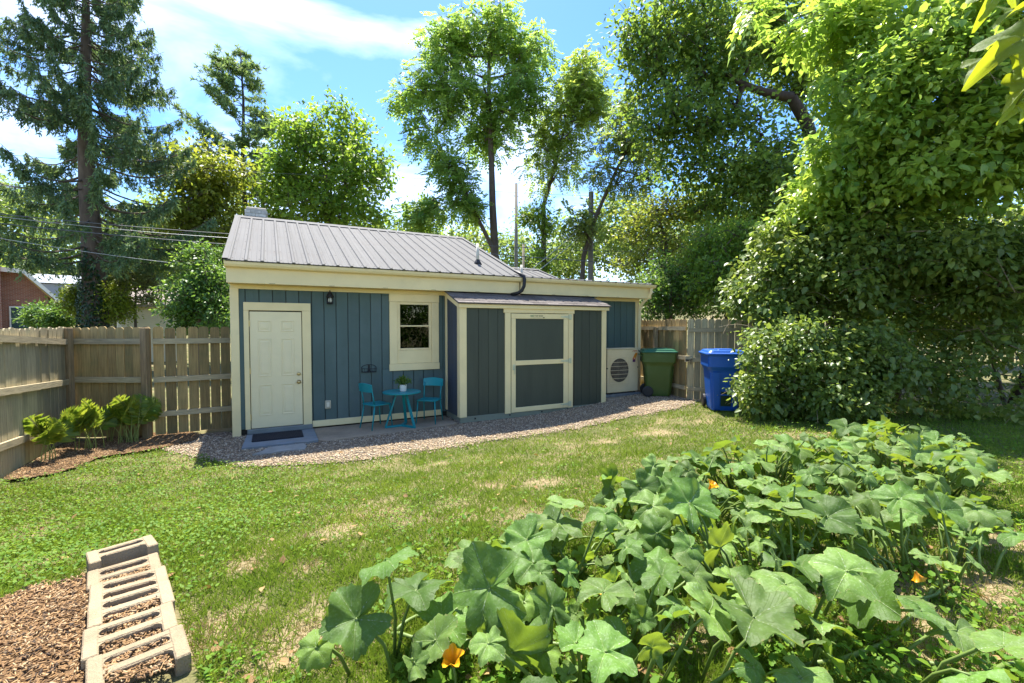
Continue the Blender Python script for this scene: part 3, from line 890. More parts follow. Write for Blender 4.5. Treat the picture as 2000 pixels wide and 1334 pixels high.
INK = mat('dark_ink', (0.06, 0.06, 0.03), .6, .1, 5)
sg = MB(); rings = [[(4.70 + r_ * .05 * math.cos(t * math.pi / 10), SY - .0335 - .0005 * k, 2.062 + r_ * .016 * math.sin(t * math.pi / 10)) for t in range(20)] for k, r_ in enumerate((1, 1))]
sg.loft(rings); sp('maker_emblem', sg, mat('sign_grey', (0.30, 0.32, 0.16), .6, .1, 5), sd)
text('maker_lettering', 'TUFF SHED', (4.855, SY - .034, 2.062), .042, INK, sd)
sp('maker_emblem', MB().tube([(4.955, SY - .0335, 2.028), (4.995, SY - .0335, 2.028)], .008, 6), INK, sd)
sp('maker_lettering', MB().box(4.66, 4.92, SY - .0335, SY - .0328, 2.021, 2.025), INK, sd)
# supports under the shed
for (x, y) in ((3.24, 8.15), (3.24, 8.55)):
    tag(MB().cbox(-.11, .11, -.10, .10, 0.0, .055, .008).build('paver', mat('old_paver', (.2, .17, .13), .95, .2, 10, bump=.4), None, False, (x, y, 0.029 if x < 3.1 else .001)), 'brown paver under the shed beside the patio, ' + ('at its front corner' if y < 8.3 else 'by the cottage wall'), 'paver')
    if y < 8.3:
        pass

# tool crate on the shed roof
tb = thing('tool_bag', 'black and blue bundle lying on the shed shingles', 'tool bag', (6.64, 8.62, 2.535))
DARKB = mat('dark_cloth', (.02, .02, .035), .9, .4, 20, bump=.6, bscale=40)
TBL = mat('teal_cloth', (.01, .14, .19), .8, .2, 12, bump=.4)
for k in range(4):
    rr = .05 + .008 * (k % 2)
    MB().lathe([(rr * .5, -.035), (rr, -.02), (rr * 1.05, 0), (rr, .02), (rr * .5, .035)], (0, 0, 0), 10).build('roll', DARKB, tb, True).matrix_local = Matrix.Translation((-.19 + k * .065, (k % 2) * .02, .055)) @ Matrix.Rotation(R(90), 4, 'Y') @ Matrix.Rotation(R(20 * k), 4, 'Z')
MB().cbox(.05, .20, -.08, .09, .0, .085, .02).build('tub', TBL, tb)
MB().cbox(.045, .205, -.085, .095, .085, .125, .012).build('tub_cover', DARKB, tb)
MB().tube([(.06, -.03, .12), (.08, -.03, .15), (.16, -.03, .15), (.19, -.03, .12)], .008, 6).build('handle', BLACK, tb)

# ------------------------------------------------------------------ heat pump
acz = float(gz(7.4, 8.3)) + .04
tag(MB().cbox(6.72, 8.0, 8.02, 8.72, 0.02, acz - .03, .02).build('equipment_pad', CONC), 'low concrete pad under the beige outdoor unit', 'pad')
ac = thing('heat_pump', 'beige outdoor heat pump unit between the shed and green bin', 'heat pump', (7.36, 8.25, acz))
SLK = mat('grey_sleeper', (.17, .18, .18), .8, .2, 6, bump=.3)
for y in (.01, .28):
    MB().cbox(-.56, .55, y - .03, y + .05, -.03, .035, .008).build('sleeper', SLK, ac)
for x in (-.36, .34):
    MB().cbox(x - .05, x + .05, .0, .33, .036, .066, .004).build('foot', BLACK, ac)
cs = MB(); cs.cbox(-.475, .475, 0.0, .33, .067, 1.08, .012); cs.build('casing', ACB, ac)
MB().cbox(-.482, .482, -.008, .338, 1.082, 1.105, .006).build('top_cover', ACB, ac)
pan = MB(); a0, a1, b0, b1 = -.40, .185, .28, .90
for q in ((a0, a1, b0, b0 + .012), (a0, a1, b1 - .012, b1), (a0, a0 + .012, b0 + .013, b1 - .013), (a1 - .012, a1, b0 + .013, b1 - .013)):
    pan.cbox(q[0], q[1], -.009, .0, q[2], q[3], .003)
pan.build('grille_frame', ACB, ac)
cxg, czg, rg = -.11, .59, .285
MB().loft([[(cxg + rg * math.cos(t * math.pi / 20), -.003 - .002 * k, czg + rg * math.sin(t * math.pi / 20)) for t in range(40)] for k in (0, 1)]).build('fan_shade_disc', ACD, ac)  # flat disc on the closed casing, shade of the fan recess as dark colour
ring = MB(); ring.tube([(cxg + rg * math.cos(t * math.pi / 20), -.008, czg + rg * math.sin(t * math.pi / 20)) for t in range(41)], .007, 6); ring.build('grille_ring', ACB, ac)
for k in range(5):
    z = czg - .19 + k * .095; hw = math.sqrt(rg ** 2 - (z - czg) ** 2)
    MB().tube([(cxg - hw, -.012, z), (cxg, -.022, z), (cxg + hw, -.012, z)], .0055, 6).build('grille_bar', ACB, ac)
for k in range(9):
    rr = .04 + k * .025
    MB().tube([(cxg + rr * math.cos(t * math.pi / 16), -.010, czg + rr * math.sin(t * math.pi / 16)) for t in range(33)], .002, 4).build('grille_wire', mat('grille_wire_tan', (.22, .19, .13), .5, .1, 5), ac)
for k in range(3):
    t0 = k * 2.094
    bl = MB(); bl.add([(cxg + .03 * math.cos(t0 - .5), -.0055, czg + .03 * math.sin(t0 - .5)), (cxg + .24 * math.cos(t0 - .35), -.0075, czg + .24 * math.sin(t0 - .35)), (cxg + .24 * math.cos(t0 + .45), -.0055, czg + .24 * math.sin(t0 + .45)), (cxg + .03 * math.cos(t0 + .6), -.0055, czg + .03 * math.sin(t0 + .6))], [(0, 1, 2, 3)])
    bl.build('fan_blade', mat('fan_blade_grey', (.11, .095, .07), .6, .1, 5), ac)
RED = mat('emblem_red', (.42, .05, .015), .5, .05, 5); ORG = mat('emblem_orange', (.60, .22, .015), .5, .05, 5); PUR = mat('emblem_purple', (.10, .03, .10), .5, .05, 5)
MB().prism([(.30, .86), (.385, .99), (.45, .99), (.43, .94), (.39, .86)], -.003, -.0005, 'y').build('emblem', ORG, ac)
MB().prism([(.298, .83), (.30, .858), (.39, .858), (.385, .83)], -.003, -.0005, 'y').build('emblem', RED, ac)
MB().prism([(.296, .77), (.298, .828), (.385, .828), (.383, .77)], -.003, -.0005, 'y').build('emblem', PUR, ac)
MB().prism([(.335, .845), (.34, .87), (.365, .87), (.36, .845)], -.0042, -.0032, 'y').build('emblem', POTW, ac)
for k in range(3):
    MB().box(.285 + k * .012, .30 + k * .012, -.0032, -.0006, 1.02 + k * .008, 1.03 + k * .008).build('maker_mark', RED, ac)
for k in range(4):
    MB().box(.335 + k * .029, .356 + k * .029, -.003, -.0005, 1.022, 1.045).build('maker_mark', RED, ac)
for x in (-.478, .45):
    MB().cbox(x, x + .028, -.006, .03, .63, .655, .004).build('clip', BLACK, ac)
tag(MB().cbox(6.72, 6.92, 8.70, 8.775, 1.15, 1.36, .01).build('line_cover', ACB), 'beige pipe cover box on the wall behind the heat pump', 'pipe cover')


# ------------------------------------------------------------------ wheeled bins
def rrect(hx, hy, r, z, cx=0, cy=0, n=5):
    out = []
    for (sx, sy, t0) in ((1, 1, 0), (-1, 1, 90), (-1, -1, 180), (1, -1, 270)):
        for k in range(n):
            t = R(t0 + 90 * k / (n - 1))
            out.append((cx + sx * (hx - r) + r * math.cos(t), cy + sy * (hy - r) + r * math.sin(t), z))
    return out


def wheeled_bin(name, label, loc, rz, pm, lm, s=1.0, front_slot=True):
    t = thing(name, label, 'bin', loc, rz)
    t.scale = (s, s, s)
    # local front is -Y
    b = MB()
    secs = [(.225, .25, .05, .02), (.232, .258, .06, .06), (.275, .31, .06, .70), (.285, .325, .06, .74), (.315, .365, .05, .80), (.318, .37, .05, .985), (.325, .378, .04, .99), (.327, .38, .04, 1.015)]
    b.loft([rrect(hx, hy, r_, z) for hx, hy, r_, z in secs])
    b.build('body', pm, t, False)
    l_ = MB()
    secs = [(.345, .40, .05, 1.012), (.352, .408, .05, 1.022), (.348, .404, .05, 1.04), (.32, .37, .06, 1.05), (.30, .345, .08, 1.085), (.27, .31, .09, 1.092)]
    l_.loft([rrect(hx, hy, r_, z) for hx, hy, r_, z in secs])
    ld = l_.build('lid', lm, t)
    MB().loft([rrect(.15, .17, .04, 1.09, 0, -.07), rrect(.14, .16, .04, 1.108, 0, -.07)]).build('lid_boss', lm, ld)
    # front: raised side ribs, flat panel coloured as the slot's shade, catch bar
    for sx in (-1, 1):
        MB().add([(sx * .10, -.255, .05), (sx * .20, -.25, .05), (sx * .235, -.315, .70), (sx * .12, -.318, .70), (sx * .10, -.275, .05), (sx * .19, -.27, .05), (sx * .225, -.335, .70), (sx * .12, -.338, .70)],
                 [(4, 5, 6, 7), (0, 4, 7, 3), (1, 2, 6, 5), (3, 7, 6, 2), (0, 1, 5, 4)]).build('rib', pm, t)
    MB().add([(-.085, -.2665, .10), (.085, -.2665, .10), (.085, -.2915, .36), (-.085, -.2915, .36)], [(0, 1, 2, 3)]).build('catch_slot_shade', mat('bin_shadow_' + name, [c_ * .35 for c_ in ((.03, .09, .03) if 'green' in label else (.006, .06, .26))], .6, .1, 4), t)
    MB().tube([(-.10, -.30, .30), (.10, -.30, .30)], .012, 8).build('catch_bar', BLACK if 'green' in label else pm, t)
    MB().tube([(-.22, .36, .93), (-.22, .43, .96), (.22, .43, .96), (.22, .36, .93)], .016, 8).build('handle', pm, t)
    MB().tube([(-.26, .24, .12), (.26, .24, .12)], .012, 8).build('axle', BLACK, t)
    for sx in (-1, 1):
        wv = MB(); wv.loft([[(sx * (.27 + dx), .24 + r_ * math.cos(a * math.pi / 10), .125 + r_ * math.sin(a * math.pi / 10)) for a in range(20)] for dx, r_ in ((-.025, .10), (-.018, .122), (.018, .122), (.025, .10))])
        wv.build('wheel', BLACK, t)
    return t


wheeled_bin('wheeled_bin', 'green wheeled trash bin beside the beige heat pump', (8.11, 7.90, float(gz(8.11, 7.90)) + .01), R(52), GREENP, GREENL, 1.02)
wheeled_bin('wheeled_bin', 'blue wheeled recycling bin on grass before the fence gate', (7.86, 5.95, float(gz(7.86, 5.95)) + .005), R(-40), BLUEP, BLUEP, 1.08)

# ------------------------------------------------------------------ bistro set
tbx, tby, tbz = 2.10, 8.22, .029
table = thing('bistro_table', 'round teal metal bistro table holding a potted plant', 'table', (tbx, tby, tbz), R(-28))
MB().lathe([(.30, .615), (.335, .617), (.34, .625), (.34, .638), (.332, .643), (.0, .643)], n=40).build('table_top', TEAL, table)
for k in range(3):
    t = R(-90 + 60 + 120 * k)
    c_, s_ = math.cos(t), math.sin(t)
    lg = MB()
    for (r0, z0, r1, z1) in ((.10, .615, .30, .02),):
        px_, py_ = -s_, c_
        w_, h_ = .024, .012
        V = []
        for (r_, z_) in ((r0, z0), (r1, z1)):
            for a, b in ((-1, -1), (1, -1), (1, 1), (-1, 1)):
                V.append((c_ * (r_ + b * h_) + px_ * a * w_, s_ * (r_ + b * h_) + py_ * a * w_, z_))
        lg.add(V, [(0, 1, 5, 4), (1, 2, 6, 5), (2, 3, 7, 6), (3, 0, 4, 7), (0, 3, 2, 1), (4, 5, 6, 7)])
    lg.build('leg', TEAL, table)
    fb = MB(); V = []
    for r_ in (0.0, .31):
        for a, z_ in ((-1, .0), (1, .0), (1, .035), (-1, .035)):
            V.append((c_ * r_ + px_ * a * .022, s_ * r_ + py_ * a * .022, z_ + .001 * k))
    fb.add(V, [(0, 1, 5, 4), (1, 2, 6, 5), (2, 3, 7, 6), (3, 0, 4, 7), (0, 3, 2, 1), (4, 5, 6, 7)])
    fb.build('foot_bar', TEAL, table)
MB().tube([(0, 0, .602), (0, 0, .616)], .14, 24).build('mount_plate', TEAL, table)


def chair(label, loc, rz):
    t = thing('bistro_chair', label, 'chair', loc, rz, 'teal bistro chairs')
    # faces -Y
    s = MB(); s.loft([rrect(.185, .18, .04, .418), rrect(.195, .19, .045, .424), rrect(.195, .19, .045, .436), rrect(.185, .18, .04, .442)])
    s.build('seat', TEAL, t)
    for sx in (-1, 1):
        MB().tube([(sx * .165, -.16, .42), (sx * .175, -.175, .25), (sx * .19, -.20, .0)], [.014, .013, .011], 8).build('leg', TEAL, t, True)
        MB().tube([(sx * .165, .15, .42), (sx * .175, .18, .22), (sx * .19, .225, .0)], [.014, .013, .011], 8).build('leg', TEAL, t, True)
        MB().tube([(sx * .165, .155, .42), (sx * .168, .175, .56), (sx * .172, .215, .74)], [.013, .012, .010], 8).build('back_post', TEAL, t, True)
    bk = MB(); rings = []
    for k in range(11):
        a = -1 + 2 * k / 10
        x = a * .20; y = .215 + .035 * (1 - a * a)
        zt = .80 + .022 * (1 - a * a); zb = .665
        rings.append([(x, y - .010, zb), (x, y + .012, zb + .002), (x, y + .026, zt), (x, y + .008, zt + .003)])
    bk.loft(rings); bk.build('backrest', TEAL, t, False)
    return t


chair('teal metal chair at the table nearer to the cream door', (1.68, 8.36, .029), R(112))
chair('teal metal chair tucked between table and shed', (2.66, 8.36, .029), R(-38))

pot = thing('potted_fern', 'small leafy green plant in white pot on teal table', 'potted plant', (tbx + .02, tby - .02, tbz + .644))
MB().lathe([(.052, 0), (.058, .01), (.066, .115), (.068, .122), (.060, .122), (.058, .105), (.0, .102)], n=24).build('pot', POTW, pot, True)

# ------------------------------------------------------------------ foliage machinery
LEAF2 = (np.array([(0, 0, 0), (.27, .42, .07), (0, 1, 0), (-.27, .42, .07)]), np.array([(0, 1, 2), (0, 2, 3)]))
LEAF4 = (np.array([(0, 0, 0), (.30, .16, .08), (.31, .55, .07), (0, 1, -.08), (-.31, .55, .07), (-.30, .16, .08)]), np.array([(0, 1, 2), (0, 2, 3), (0, 3, 4), (0, 4, 5)]))
SLIM = (np.array([(0, 0, 0), (.13, .4, .03), (0, 1, -.06), (-.13, .4, .03)]), np.array([(0, 1, 2), (0, 2, 3)]))
NEEDLE = (np.array([(-.05, 0, 0), (.05, 0, 0), (.02, 1, 0), (-.02, 1, 0)]), np.array([(0, 1, 2), (0, 2, 3)]))


def unit(a):
    return a / (np.linalg.norm(a, axis=-1, keepdims=True) + 1e-9)


def leaf_arrays(P, D, N, S, tpl):
    """place a leaf template at each P, pointing along D, its face towards N, length S"""
    y = unit(D); x = unit(np.cross(y, N)); z = np.cross(x, y)
    T, F = tpl
    V = (x[:, None] * T[None, :, 0:1] + y[:, None] * T[None, :, 1:2] + z[:, None] * T[None, :, 2:3]) * S[:, None, None] + P[:, None]
    k = len(T)
    Fa = (F[None] + (np.arange(len(P)) * k)[:, None, None]).reshape(-1, 3)
    return V.reshape(-1, 3), Fa


def leaves(name, P, D, N, S, tpl, m, rng, parent=None, tone=None):
    V, F = leaf_arrays(P, D, N, S, tpl)
    r = rng.random(len(P)) if tone is None else np.clip(tone + 0.25 * (rng.random(len(P)) - .5), 0, 1)
    return obj(name, np_mesh(name, V, F, m, rnd=np.repeat(r, len(tpl[1]))), parent)


def frusta(name, A, B, ra, rb, m, parent=None, n=6):
    """many tapered branch pieces in one mesh"""
    A = np.asarray(A, float); B = np.asarray(B, float); ra = np.asarray(ra); rb = np.asarray(rb)
    t = unit(B - A)
    h = np.where(np.abs(t[:, 2:3]) < .9, np.array([[0, 0, 1.0]]), np.array([[1.0, 0, 0]]))
    a = unit(np.cross(t, h)); b = np.cross(t, a)
    th = np.arange(n) * 2 * math.pi / n
    ring = a[:, None] * np.cos(th)[None, :, None] + b[:, None] * np.sin(th)[None, :, None]
    V = np.concatenate([A[:, None] + ring * ra[:, None, None], B[:, None] + ring * rb[:, None, None]], 1)
    k = np.arange(n); k2 = (k + 1) % n
    Q = np.stack([k, k2, k2 + n, k + n], 1)
    F = (Q[None] + (np.arange(len(A)) * 2 * n)[:, None, None]).reshape(-1, 4)
    return obj(name, np_mesh(name, V.reshape(-1, 3), F, m, smooth=True), parent)


def skeleton(trunk, tips, rng, tip_r=.010, expo=2.25, step=.7, trunk_r=None, rise=0.5):
    """grow limbs from trunk nodes to the tips; returns branch segments"""
    nodes = [np.array(p, float) for p in trunk]; par = [-1] + list(range(len(trunk) - 1))
    c0 = nodes[-1]
    order = np.argsort(np.linalg.norm(tips - c0, axis=1) + 0.3 * (tips[:, 2] < c0[2]))
    ntr = len(trunk)
    lo = max(1, int(ntr * .35))
    ends = []
    for i in order:
        t = tips[i]; A = np.array(nodes)
        d = np.linalg.norm(A - t, axis=1)
        pen = np.maximum(0, A[:, 2] - t[2] + 0.25) * rise
        pen[:lo] += 50
        j = int(np.argmin(d + pen))
        k = max(1, int(d[j] / step)); p = A[j]; last = j
        L = t - p; mid = rng.normal(0, .06 * d[j], 3); mid[2] += .08 * d[j]
        for s in range(1, k + 1):
            f = s / k
            nodes.append(p + L * f + mid * 4 * f * (1 - f) * .5); par.append(last); last = len(nodes) - 1
        ends.append(last)
    n = len(nodes); acc = np.zeros(n)
    for i in range(n - 1, -1, -1):
        if acc[i] == 0: acc[i] = tip_r ** expo
        if par[i] >= 0: acc[par[i]] += acc[i]
    r = acc ** (1 / expo)
    if trunk_r is not None:
        f = np.linspace(1, .22, ntr) ** .8
        r[:ntr] = np.maximum(r[:ntr] * 0.6, trunk_r * f)
        r = np.minimum(r, trunk_r)
    idx = np.arange(1, n); pr = np.array(par)[1:]
    N = np.array(nodes)
    return N[pr], N[idx], r[pr], np.minimum(r[idx], r[pr]), (pr < ntr) & (idx < ntr)


def ball(n, rng, power=2.4):
    d = unit(rng.normal(size=(n, 3)))
    return d * (rng.random((n, 1)) ** (1 / power))


def blobs(spec, n, rng, power=2.2):
    """clump centres in ellipsoids: spec rows (u, v, depth, ru, rv) in photograph pixels at that depth"""
    spec = np.array(spec, float)
    wgt = spec[:, 3] * spec[:, 4] * np.sqrt(spec[:, 3]) * spec[:, 2] ** 2.5
    cnt = np.maximum(2, np.round(n * wgt / wgt.sum())).astype(int)
    out = []
    for (u, v, d, ru, rv), c in zip(spec, cnt):
        ctr = at(u, v, d); rh = ru * d / FPX; rz_ = rv * d / FPX
        out.append(ctr + ball(c, rng, power) * np.array([rh, rh, rz_]))
    return np.concatenate(out)


def leaf_cloud(C, per, r, rng, flat=.75):
    """points scattered around clump centres"""
    P = np.repeat(C, per, axis=0)
    return P + rng.normal(size=P.shape) * np.array([r, r, r * flat]) * .55


def broadleaf(name, label, trunk, spec, clumps, per, clump_r, leaf, m, seed, trunk_r, bark=None, tpl=LEAF2, droop=.3, upw=.8, cat='tree', pinnate=False, step=.7, group=None, tip_r=.010, twigs=True, tone_s=.5):
    rng = np.random.default_rng(seed)
    t = thing(name, label, cat, tuple(trunk[0]), group=group)
    base = np.array(trunk[0], float)
    C = blobs(spec, clumps, rng)
    A, B, ra, rb, istr = skeleton(trunk, C, rng, trunk_r=trunk_r, step=step, tip_r=tip_r)
    frusta('trunk', A - base, B - base, ra, rb, bark or BARK, t, 7)
    ctone = rng.random(len(C))
    if twigs:
        k = 4
        tw = np.repeat(C, k, 0); e = tw + rng.normal(size=tw.shape) * clump_r * .55
        frusta('twigs', tw - base, e - base, np.full(len(tw), tip_r), np.full(len(tw), tip_r * .35), bark or BARK, t, 3)['kind'] = 'stuff'
    if pinnate:
        P = leaf_cloud(C, per, clump_r, rng)
        cen = np.repeat(C, per, 0)
        D = unit(unit(P - cen) + rng.normal(size=P.shape) * .4 + np.array([0, 0, -droop]))
        L = leaf * (.7 + .6 * rng.random(len(P)))
        nl = 9
        side = unit(np.cross(D, np.array([0, 0, 1.0])) + 1e-6)
        Ps, Ds, Ns = [], [], []
        upn = unit(np.cross(side, D))
        for i in range(nl):
            f = (i // 2 + 1) / (nl // 2 + 1)
            sgn = 1 if i % 2 else -1
            dd = D * .55 + side * sgn * .85 - np.array([0, 0, .25])
            if i == nl - 1: f = 1.0; dd = D
            Ps.append(P + D * (L * f)[:, None] - np.array([0, 0, 1]) * (L * f * f * .35)[:, None]); Ds.append(dd); Ns.append(upn + rng.normal(size=P.shape) * .25)
        S = np.tile(L * .40, nl)
        tone = np.tile(np.repeat(ctone, per) * tone_s + (1 - tone_s) * rng.random(len(P)), nl)
        leaves('crown', np.concatenate(Ps) - base, np.concatenate(Ds), np.concatenate(Ns), S, LEAF2, m, rng, t, tone)
    else:
        P = leaf_cloud(C, per, clump_r, rng)
        cen = np.repeat(C, per, 0)
        D = unit(P - cen) * .7 + rng.normal(size=P.shape) * .6 + np.array([0, 0, -droop])
        N = np.array([0, 0, upw]) + rng.normal(size=P.shape) * .55 + unit(P - cen) * .25
        S = leaf * (.65 + .7 * rng.random(len(P)))
        tone = np.repeat(ctone, per) * tone_s + (1 - tone_s) * rng.random(len(P))
        leaves('crown', P - base, D, N, S, tpl, m, rng, t, tone)
    return t


def gp(u, d, v=640, z=None):
    """foot of a tree: below picture position u at depth d"""
    p = at(u, v, d)
    p[2] = float(gz(p[0], p[1])) if z is None else z
    return p


def stem(u0, d, pts, n=2, z=None):
    """trunk nodes from the ground through picture positions"""
    P = [gp(u0, d, z=z)] + [at(u, v, dd) for u, v, dd in pts]
    out = []
    for a, b in zip(P[:-1], P[1:]):
        k = max(2, int(np.linalg.norm(b - a) / 1.0))
        out += [a + (b - a) * i / k for i in range(k)]
    out.append(P[-1])
    return np.array(out)


G_MAPLE = leaf_mat('maple_leaves', (0.078, 0.191, 0.027), (0.280, 0.416, 0.045), 0.55)
G_DEEP = leaf_mat('deep_green_leaves', (0.038, 0.115, 0.027), (0.157, 0.283, 0.046), 0.5)
G_WAL = leaf_mat('walnut_leaves', (0.107, 0.245, 0.057), (0.351, 0.503, 0.107), 0.6)
G_YEL = leaf_mat('yellow_green_leaves', (0.116, 0.185, 0.025), (0.300, 0.328, 0.042), 0.55)
G_DARK = leaf_mat('shade_tree_leaves', (0.058, 0.144, 0.031), (0.222, 0.326, 0.046), 0.58)
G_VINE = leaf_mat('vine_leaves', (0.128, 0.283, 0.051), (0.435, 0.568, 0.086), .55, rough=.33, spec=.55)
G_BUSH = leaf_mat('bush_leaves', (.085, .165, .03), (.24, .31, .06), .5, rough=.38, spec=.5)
G_IVY = leaf_mat('ivy_leaves', (0.010, 0.035, 0.008), (0.035, 0.075, 0.015), .2, rough=.4)
G_SPR = leaf_mat('spruce_needles', (0.062, 0.142, 0.073), (0.187, 0.290, 0.120), 0.35, rough=.6)
G_PINE = leaf_mat('pine_needles', (0.090, 0.191, 0.090), (0.254, 0.355, 0.152), 0.4, rough=.6)
G_FAR = leaf_mat('woodland_leaves', (0.074, 0.156, 0.045), (0.268, 0.351, 0.074), 0.5)
G_FERN = leaf_mat('fern_leaves', (.10, .19, .02), (.24, .30, .03), .5)
G_SUN = leaf_mat('lime_leaves', (0.130, 0.208, 0.019), (0.260, 0.299, 0.026), .45)

# small plant on the table
rngp = np.random.default_rng(3)
n = 240
th = rngp.random(n) * 6.283; el = rngp.random(n) ** .7
Dp = np.stack([np.cos(th) * el, np.sin(th) * el, .25 + .9 * rngp.random(n)], 1)
Pp = unit(Dp) * (.03 + .12 * rngp.random((n, 1))) + np.array([0, 0, .10])
leaves('foliage', Pp, Dp + rngp.normal(size=Dp.shape) * .5, rngp.normal(size=Dp.shape) + np.array([0, 0, .6]), .05 + .05 * rngp.random(n), SLIM, leaf_mat('pot_plant_leaves', (.04, .11, .015), (.12, .2, .03), .35), rngp, pot)
frusta('stems', np.tile([[0, 0, .09]], (40, 1)), Pp[:40], np.full(40, .003), np.full(40, .0015), G_SUN, pot, 3)


# ------------------------------------------------------------------ fences
def picket_mesh(w, h, m, seed):
    c = .035
    b = MB(); b.prism([(-w / 2, 0), (w / 2, 0), (w / 2, h - c), (w / 2 - c * .45, h - c * .3), (w / 2 - c * 1.1, h), (-w / 2 + c * 1.1, h), (-w / 2 + c * .45, h - c * .3), (-w / 2, h - c)], -.009, .009, 'y')
    return b.mesh('picket', m)


def fence_run(name, label, cat, p0, p1, nrm_sign, gap, mpick, rails, h=1.83, w=.140, posts=(), z_of=None, base_lift=.03, post_h=1.9, jit=.006, drop=0.0):
    """boards along p0->p1, rails and posts on the near side"""
    p0 = np.array(p0, float); p1 = np.array(p1, float)
    L = np.linalg.norm(p1 - p0); dx, dy = (p1 - p0) / L
    ang = math.atan2(dy, dx)
    t = thing(name, label, cat, (p0[0], p0[1], 0), ang)
    rng = random.Random(int(L * 1000))
    n = int(round(L / (w + gap))); me = picket_mesh(w, h, mpick, 1)
    zf = z_of or (lambda s: float(gz(p0[0] + dx * s, p0[1] + dy * s)))
    for k in range(n):
        s = (k + .5) * (L / n)
        obj('picket', me, t, (s, .012 + rng.uniform(0, .002), zf(s) + base_lift + rng.uniform(-jit, jit)), (rng.uniform(-.004, .004), rng.uniform(-.004, .004), rng.uniform(-.015, .015)), (1 + rng.uniform(-.02, .02), 1, 1 + rng.uniform(-.006, .006)))
    for z in rails:
        r_ = MB(); z0, z1 = zf(0) + z, zf(L) + z
        y0, y1 = (-.042, -.002)
        r_.add([(0, y0, z0), (L, y0, z1), (L, y1, z1), (0, y1, z0), (0, y0, z0 + .088), (L, y0, z1 + .088), (L, y1, z1 + .088), (0, y1, z0 + .088)], [(0, 3, 2, 1), (4, 5, 6, 7), (0, 1, 5, 4), (1, 2, 6, 5), (2, 3, 7, 6), (3, 0, 4, 7)])
        r_.build('rail', RAIL, t)
    for s in posts:
        MB().cbox(s - .05, s + .05, -.135, -.044, zf(s) - .02, zf(s) + post_h, .008).build('post', PWOOD, t)
    return t


# rails face the garden: boards stand on the far side of each run
cF = (-2.94, 10.05)
fence_run('picket_fence', 'long grey weathered dog-eared fence running from the corner post towards the block row', 'fence', (-2.86, 3.2), (-2.93, 10.0), 1, .008, WOODG, (.24, .90, 1.55), h=1.83, posts=(), base_lift=.0)
fence_run('picket_fence', 'short brown fence panel behind the ferns with light between boards', 'fence', (-2.87, 10.0), (-1.74, 9.36), 1, .012, WOOD, (.33, .93, 1.56), h=1.82, posts=(.02, 1.29), base_lift=.02, post_h=1.83)
fence_run('fence_gate', 'brown board gate between the fern fence and the cottage corner', 'gate', (-1.70, 9.335), (-0.62, 9.42), 1, .014, WOOD, (.36, .93, 1.56), h=1.78, w=.14, base_lift=.06)
fence_run('picket_fence', 'brown board fence behind the green bin', 'fence', (8.86, 9.25), (8.27, 7.20), 1, .008, WOOD, (.22, .90, 1.56), h=1.80, posts=(.95,), base_lift=.02, post_h=1.63)
fence_run('fence_gate', 'grey weathered board gate with iron latch behind the blue bin', 'gate', (8.22, 7.12), (10.3, 5.95), 1, .009, WOODG, (.20, .86, 1.52), h=1.80, base_lift=.02)
# latch on the gate
lt_t = thing('gate_latch', 'black and steel gate latch on a pale wood block', 'latch', (8.21, 7.06, float(gz(8.2, 7.1)) + .86), R(-30))
MB().cbox(-.10, .07, -.03, .0, .0, .14, .005).build('block', RAIL, lt_t)
MB().cbox(-.09, -.02, -.045, -.031, .03, .06, .003).build('plate', BLACK, lt_t)
MB().tube([(-.08, -.05, .05), (0.06, -.05, .055)], .008, 6).tube([(0.02, -.05, .05), (0.02, -.055, -.05)], .006, 6).build('bar', BLACK, lt_t)
MB().lathe([(.012, 0), (.016, .01), (.012, .02)], (.03, -.045, .09), 8).build('bolt_head', GALV, lt_t)

# ------------------------------------------------------------------ concrete blocks and mulch
def block_mesh(seed):
    """block lying with its cores open upwards: shell, cross webs and a half-open end"""
    rng = random.Random(seed)
    L, W, Hh, tw, tl_ = .335, .255, .17, .055, .028
    b = MB()
    xs_ = [-L / 2, -L / 2 + tw, L / 2 - tw, L / 2]
    webs = [(-W / 2, -W / 2 + .03), (-.034, .018), (W / 2 - .046, W / 2)]
    b.cbox(xs_[0], xs_[1] + .001, -W / 2, W / 2, 0, Hh, .006)
    b.cbox(xs_[2] - .001, xs_[3], -W / 2 - .001, W / 2 + .001, 0, Hh - .0005, .006)
    for y0, y1 in webs[1:]:
        b.cbox(xs_[1] - .01, xs_[2] + .01, y0, y1, .002, Hh - .003, .007)
    # soft corners inside each core
    for y0, y1 in ((.018, W / 2 - .046), (-W / 2 - .02, -.034)):
        for sx, x0 in ((1, xs_[1]), (-1, xs_[2])):
            for yy, sy in ((y0, 1), (y1, -1)):
                if yy < -W / 2: continue
                b.prism([(x0, yy), (x0 + sx * .030, yy), (x0 + sx * .013, yy + sy * .007), (x0 + sx * .005, yy + sy * .015), (x0, yy + sy * .028)], .002, Hh - .004, 'z')
    return b.mesh('concrete_block', CBLOCK)


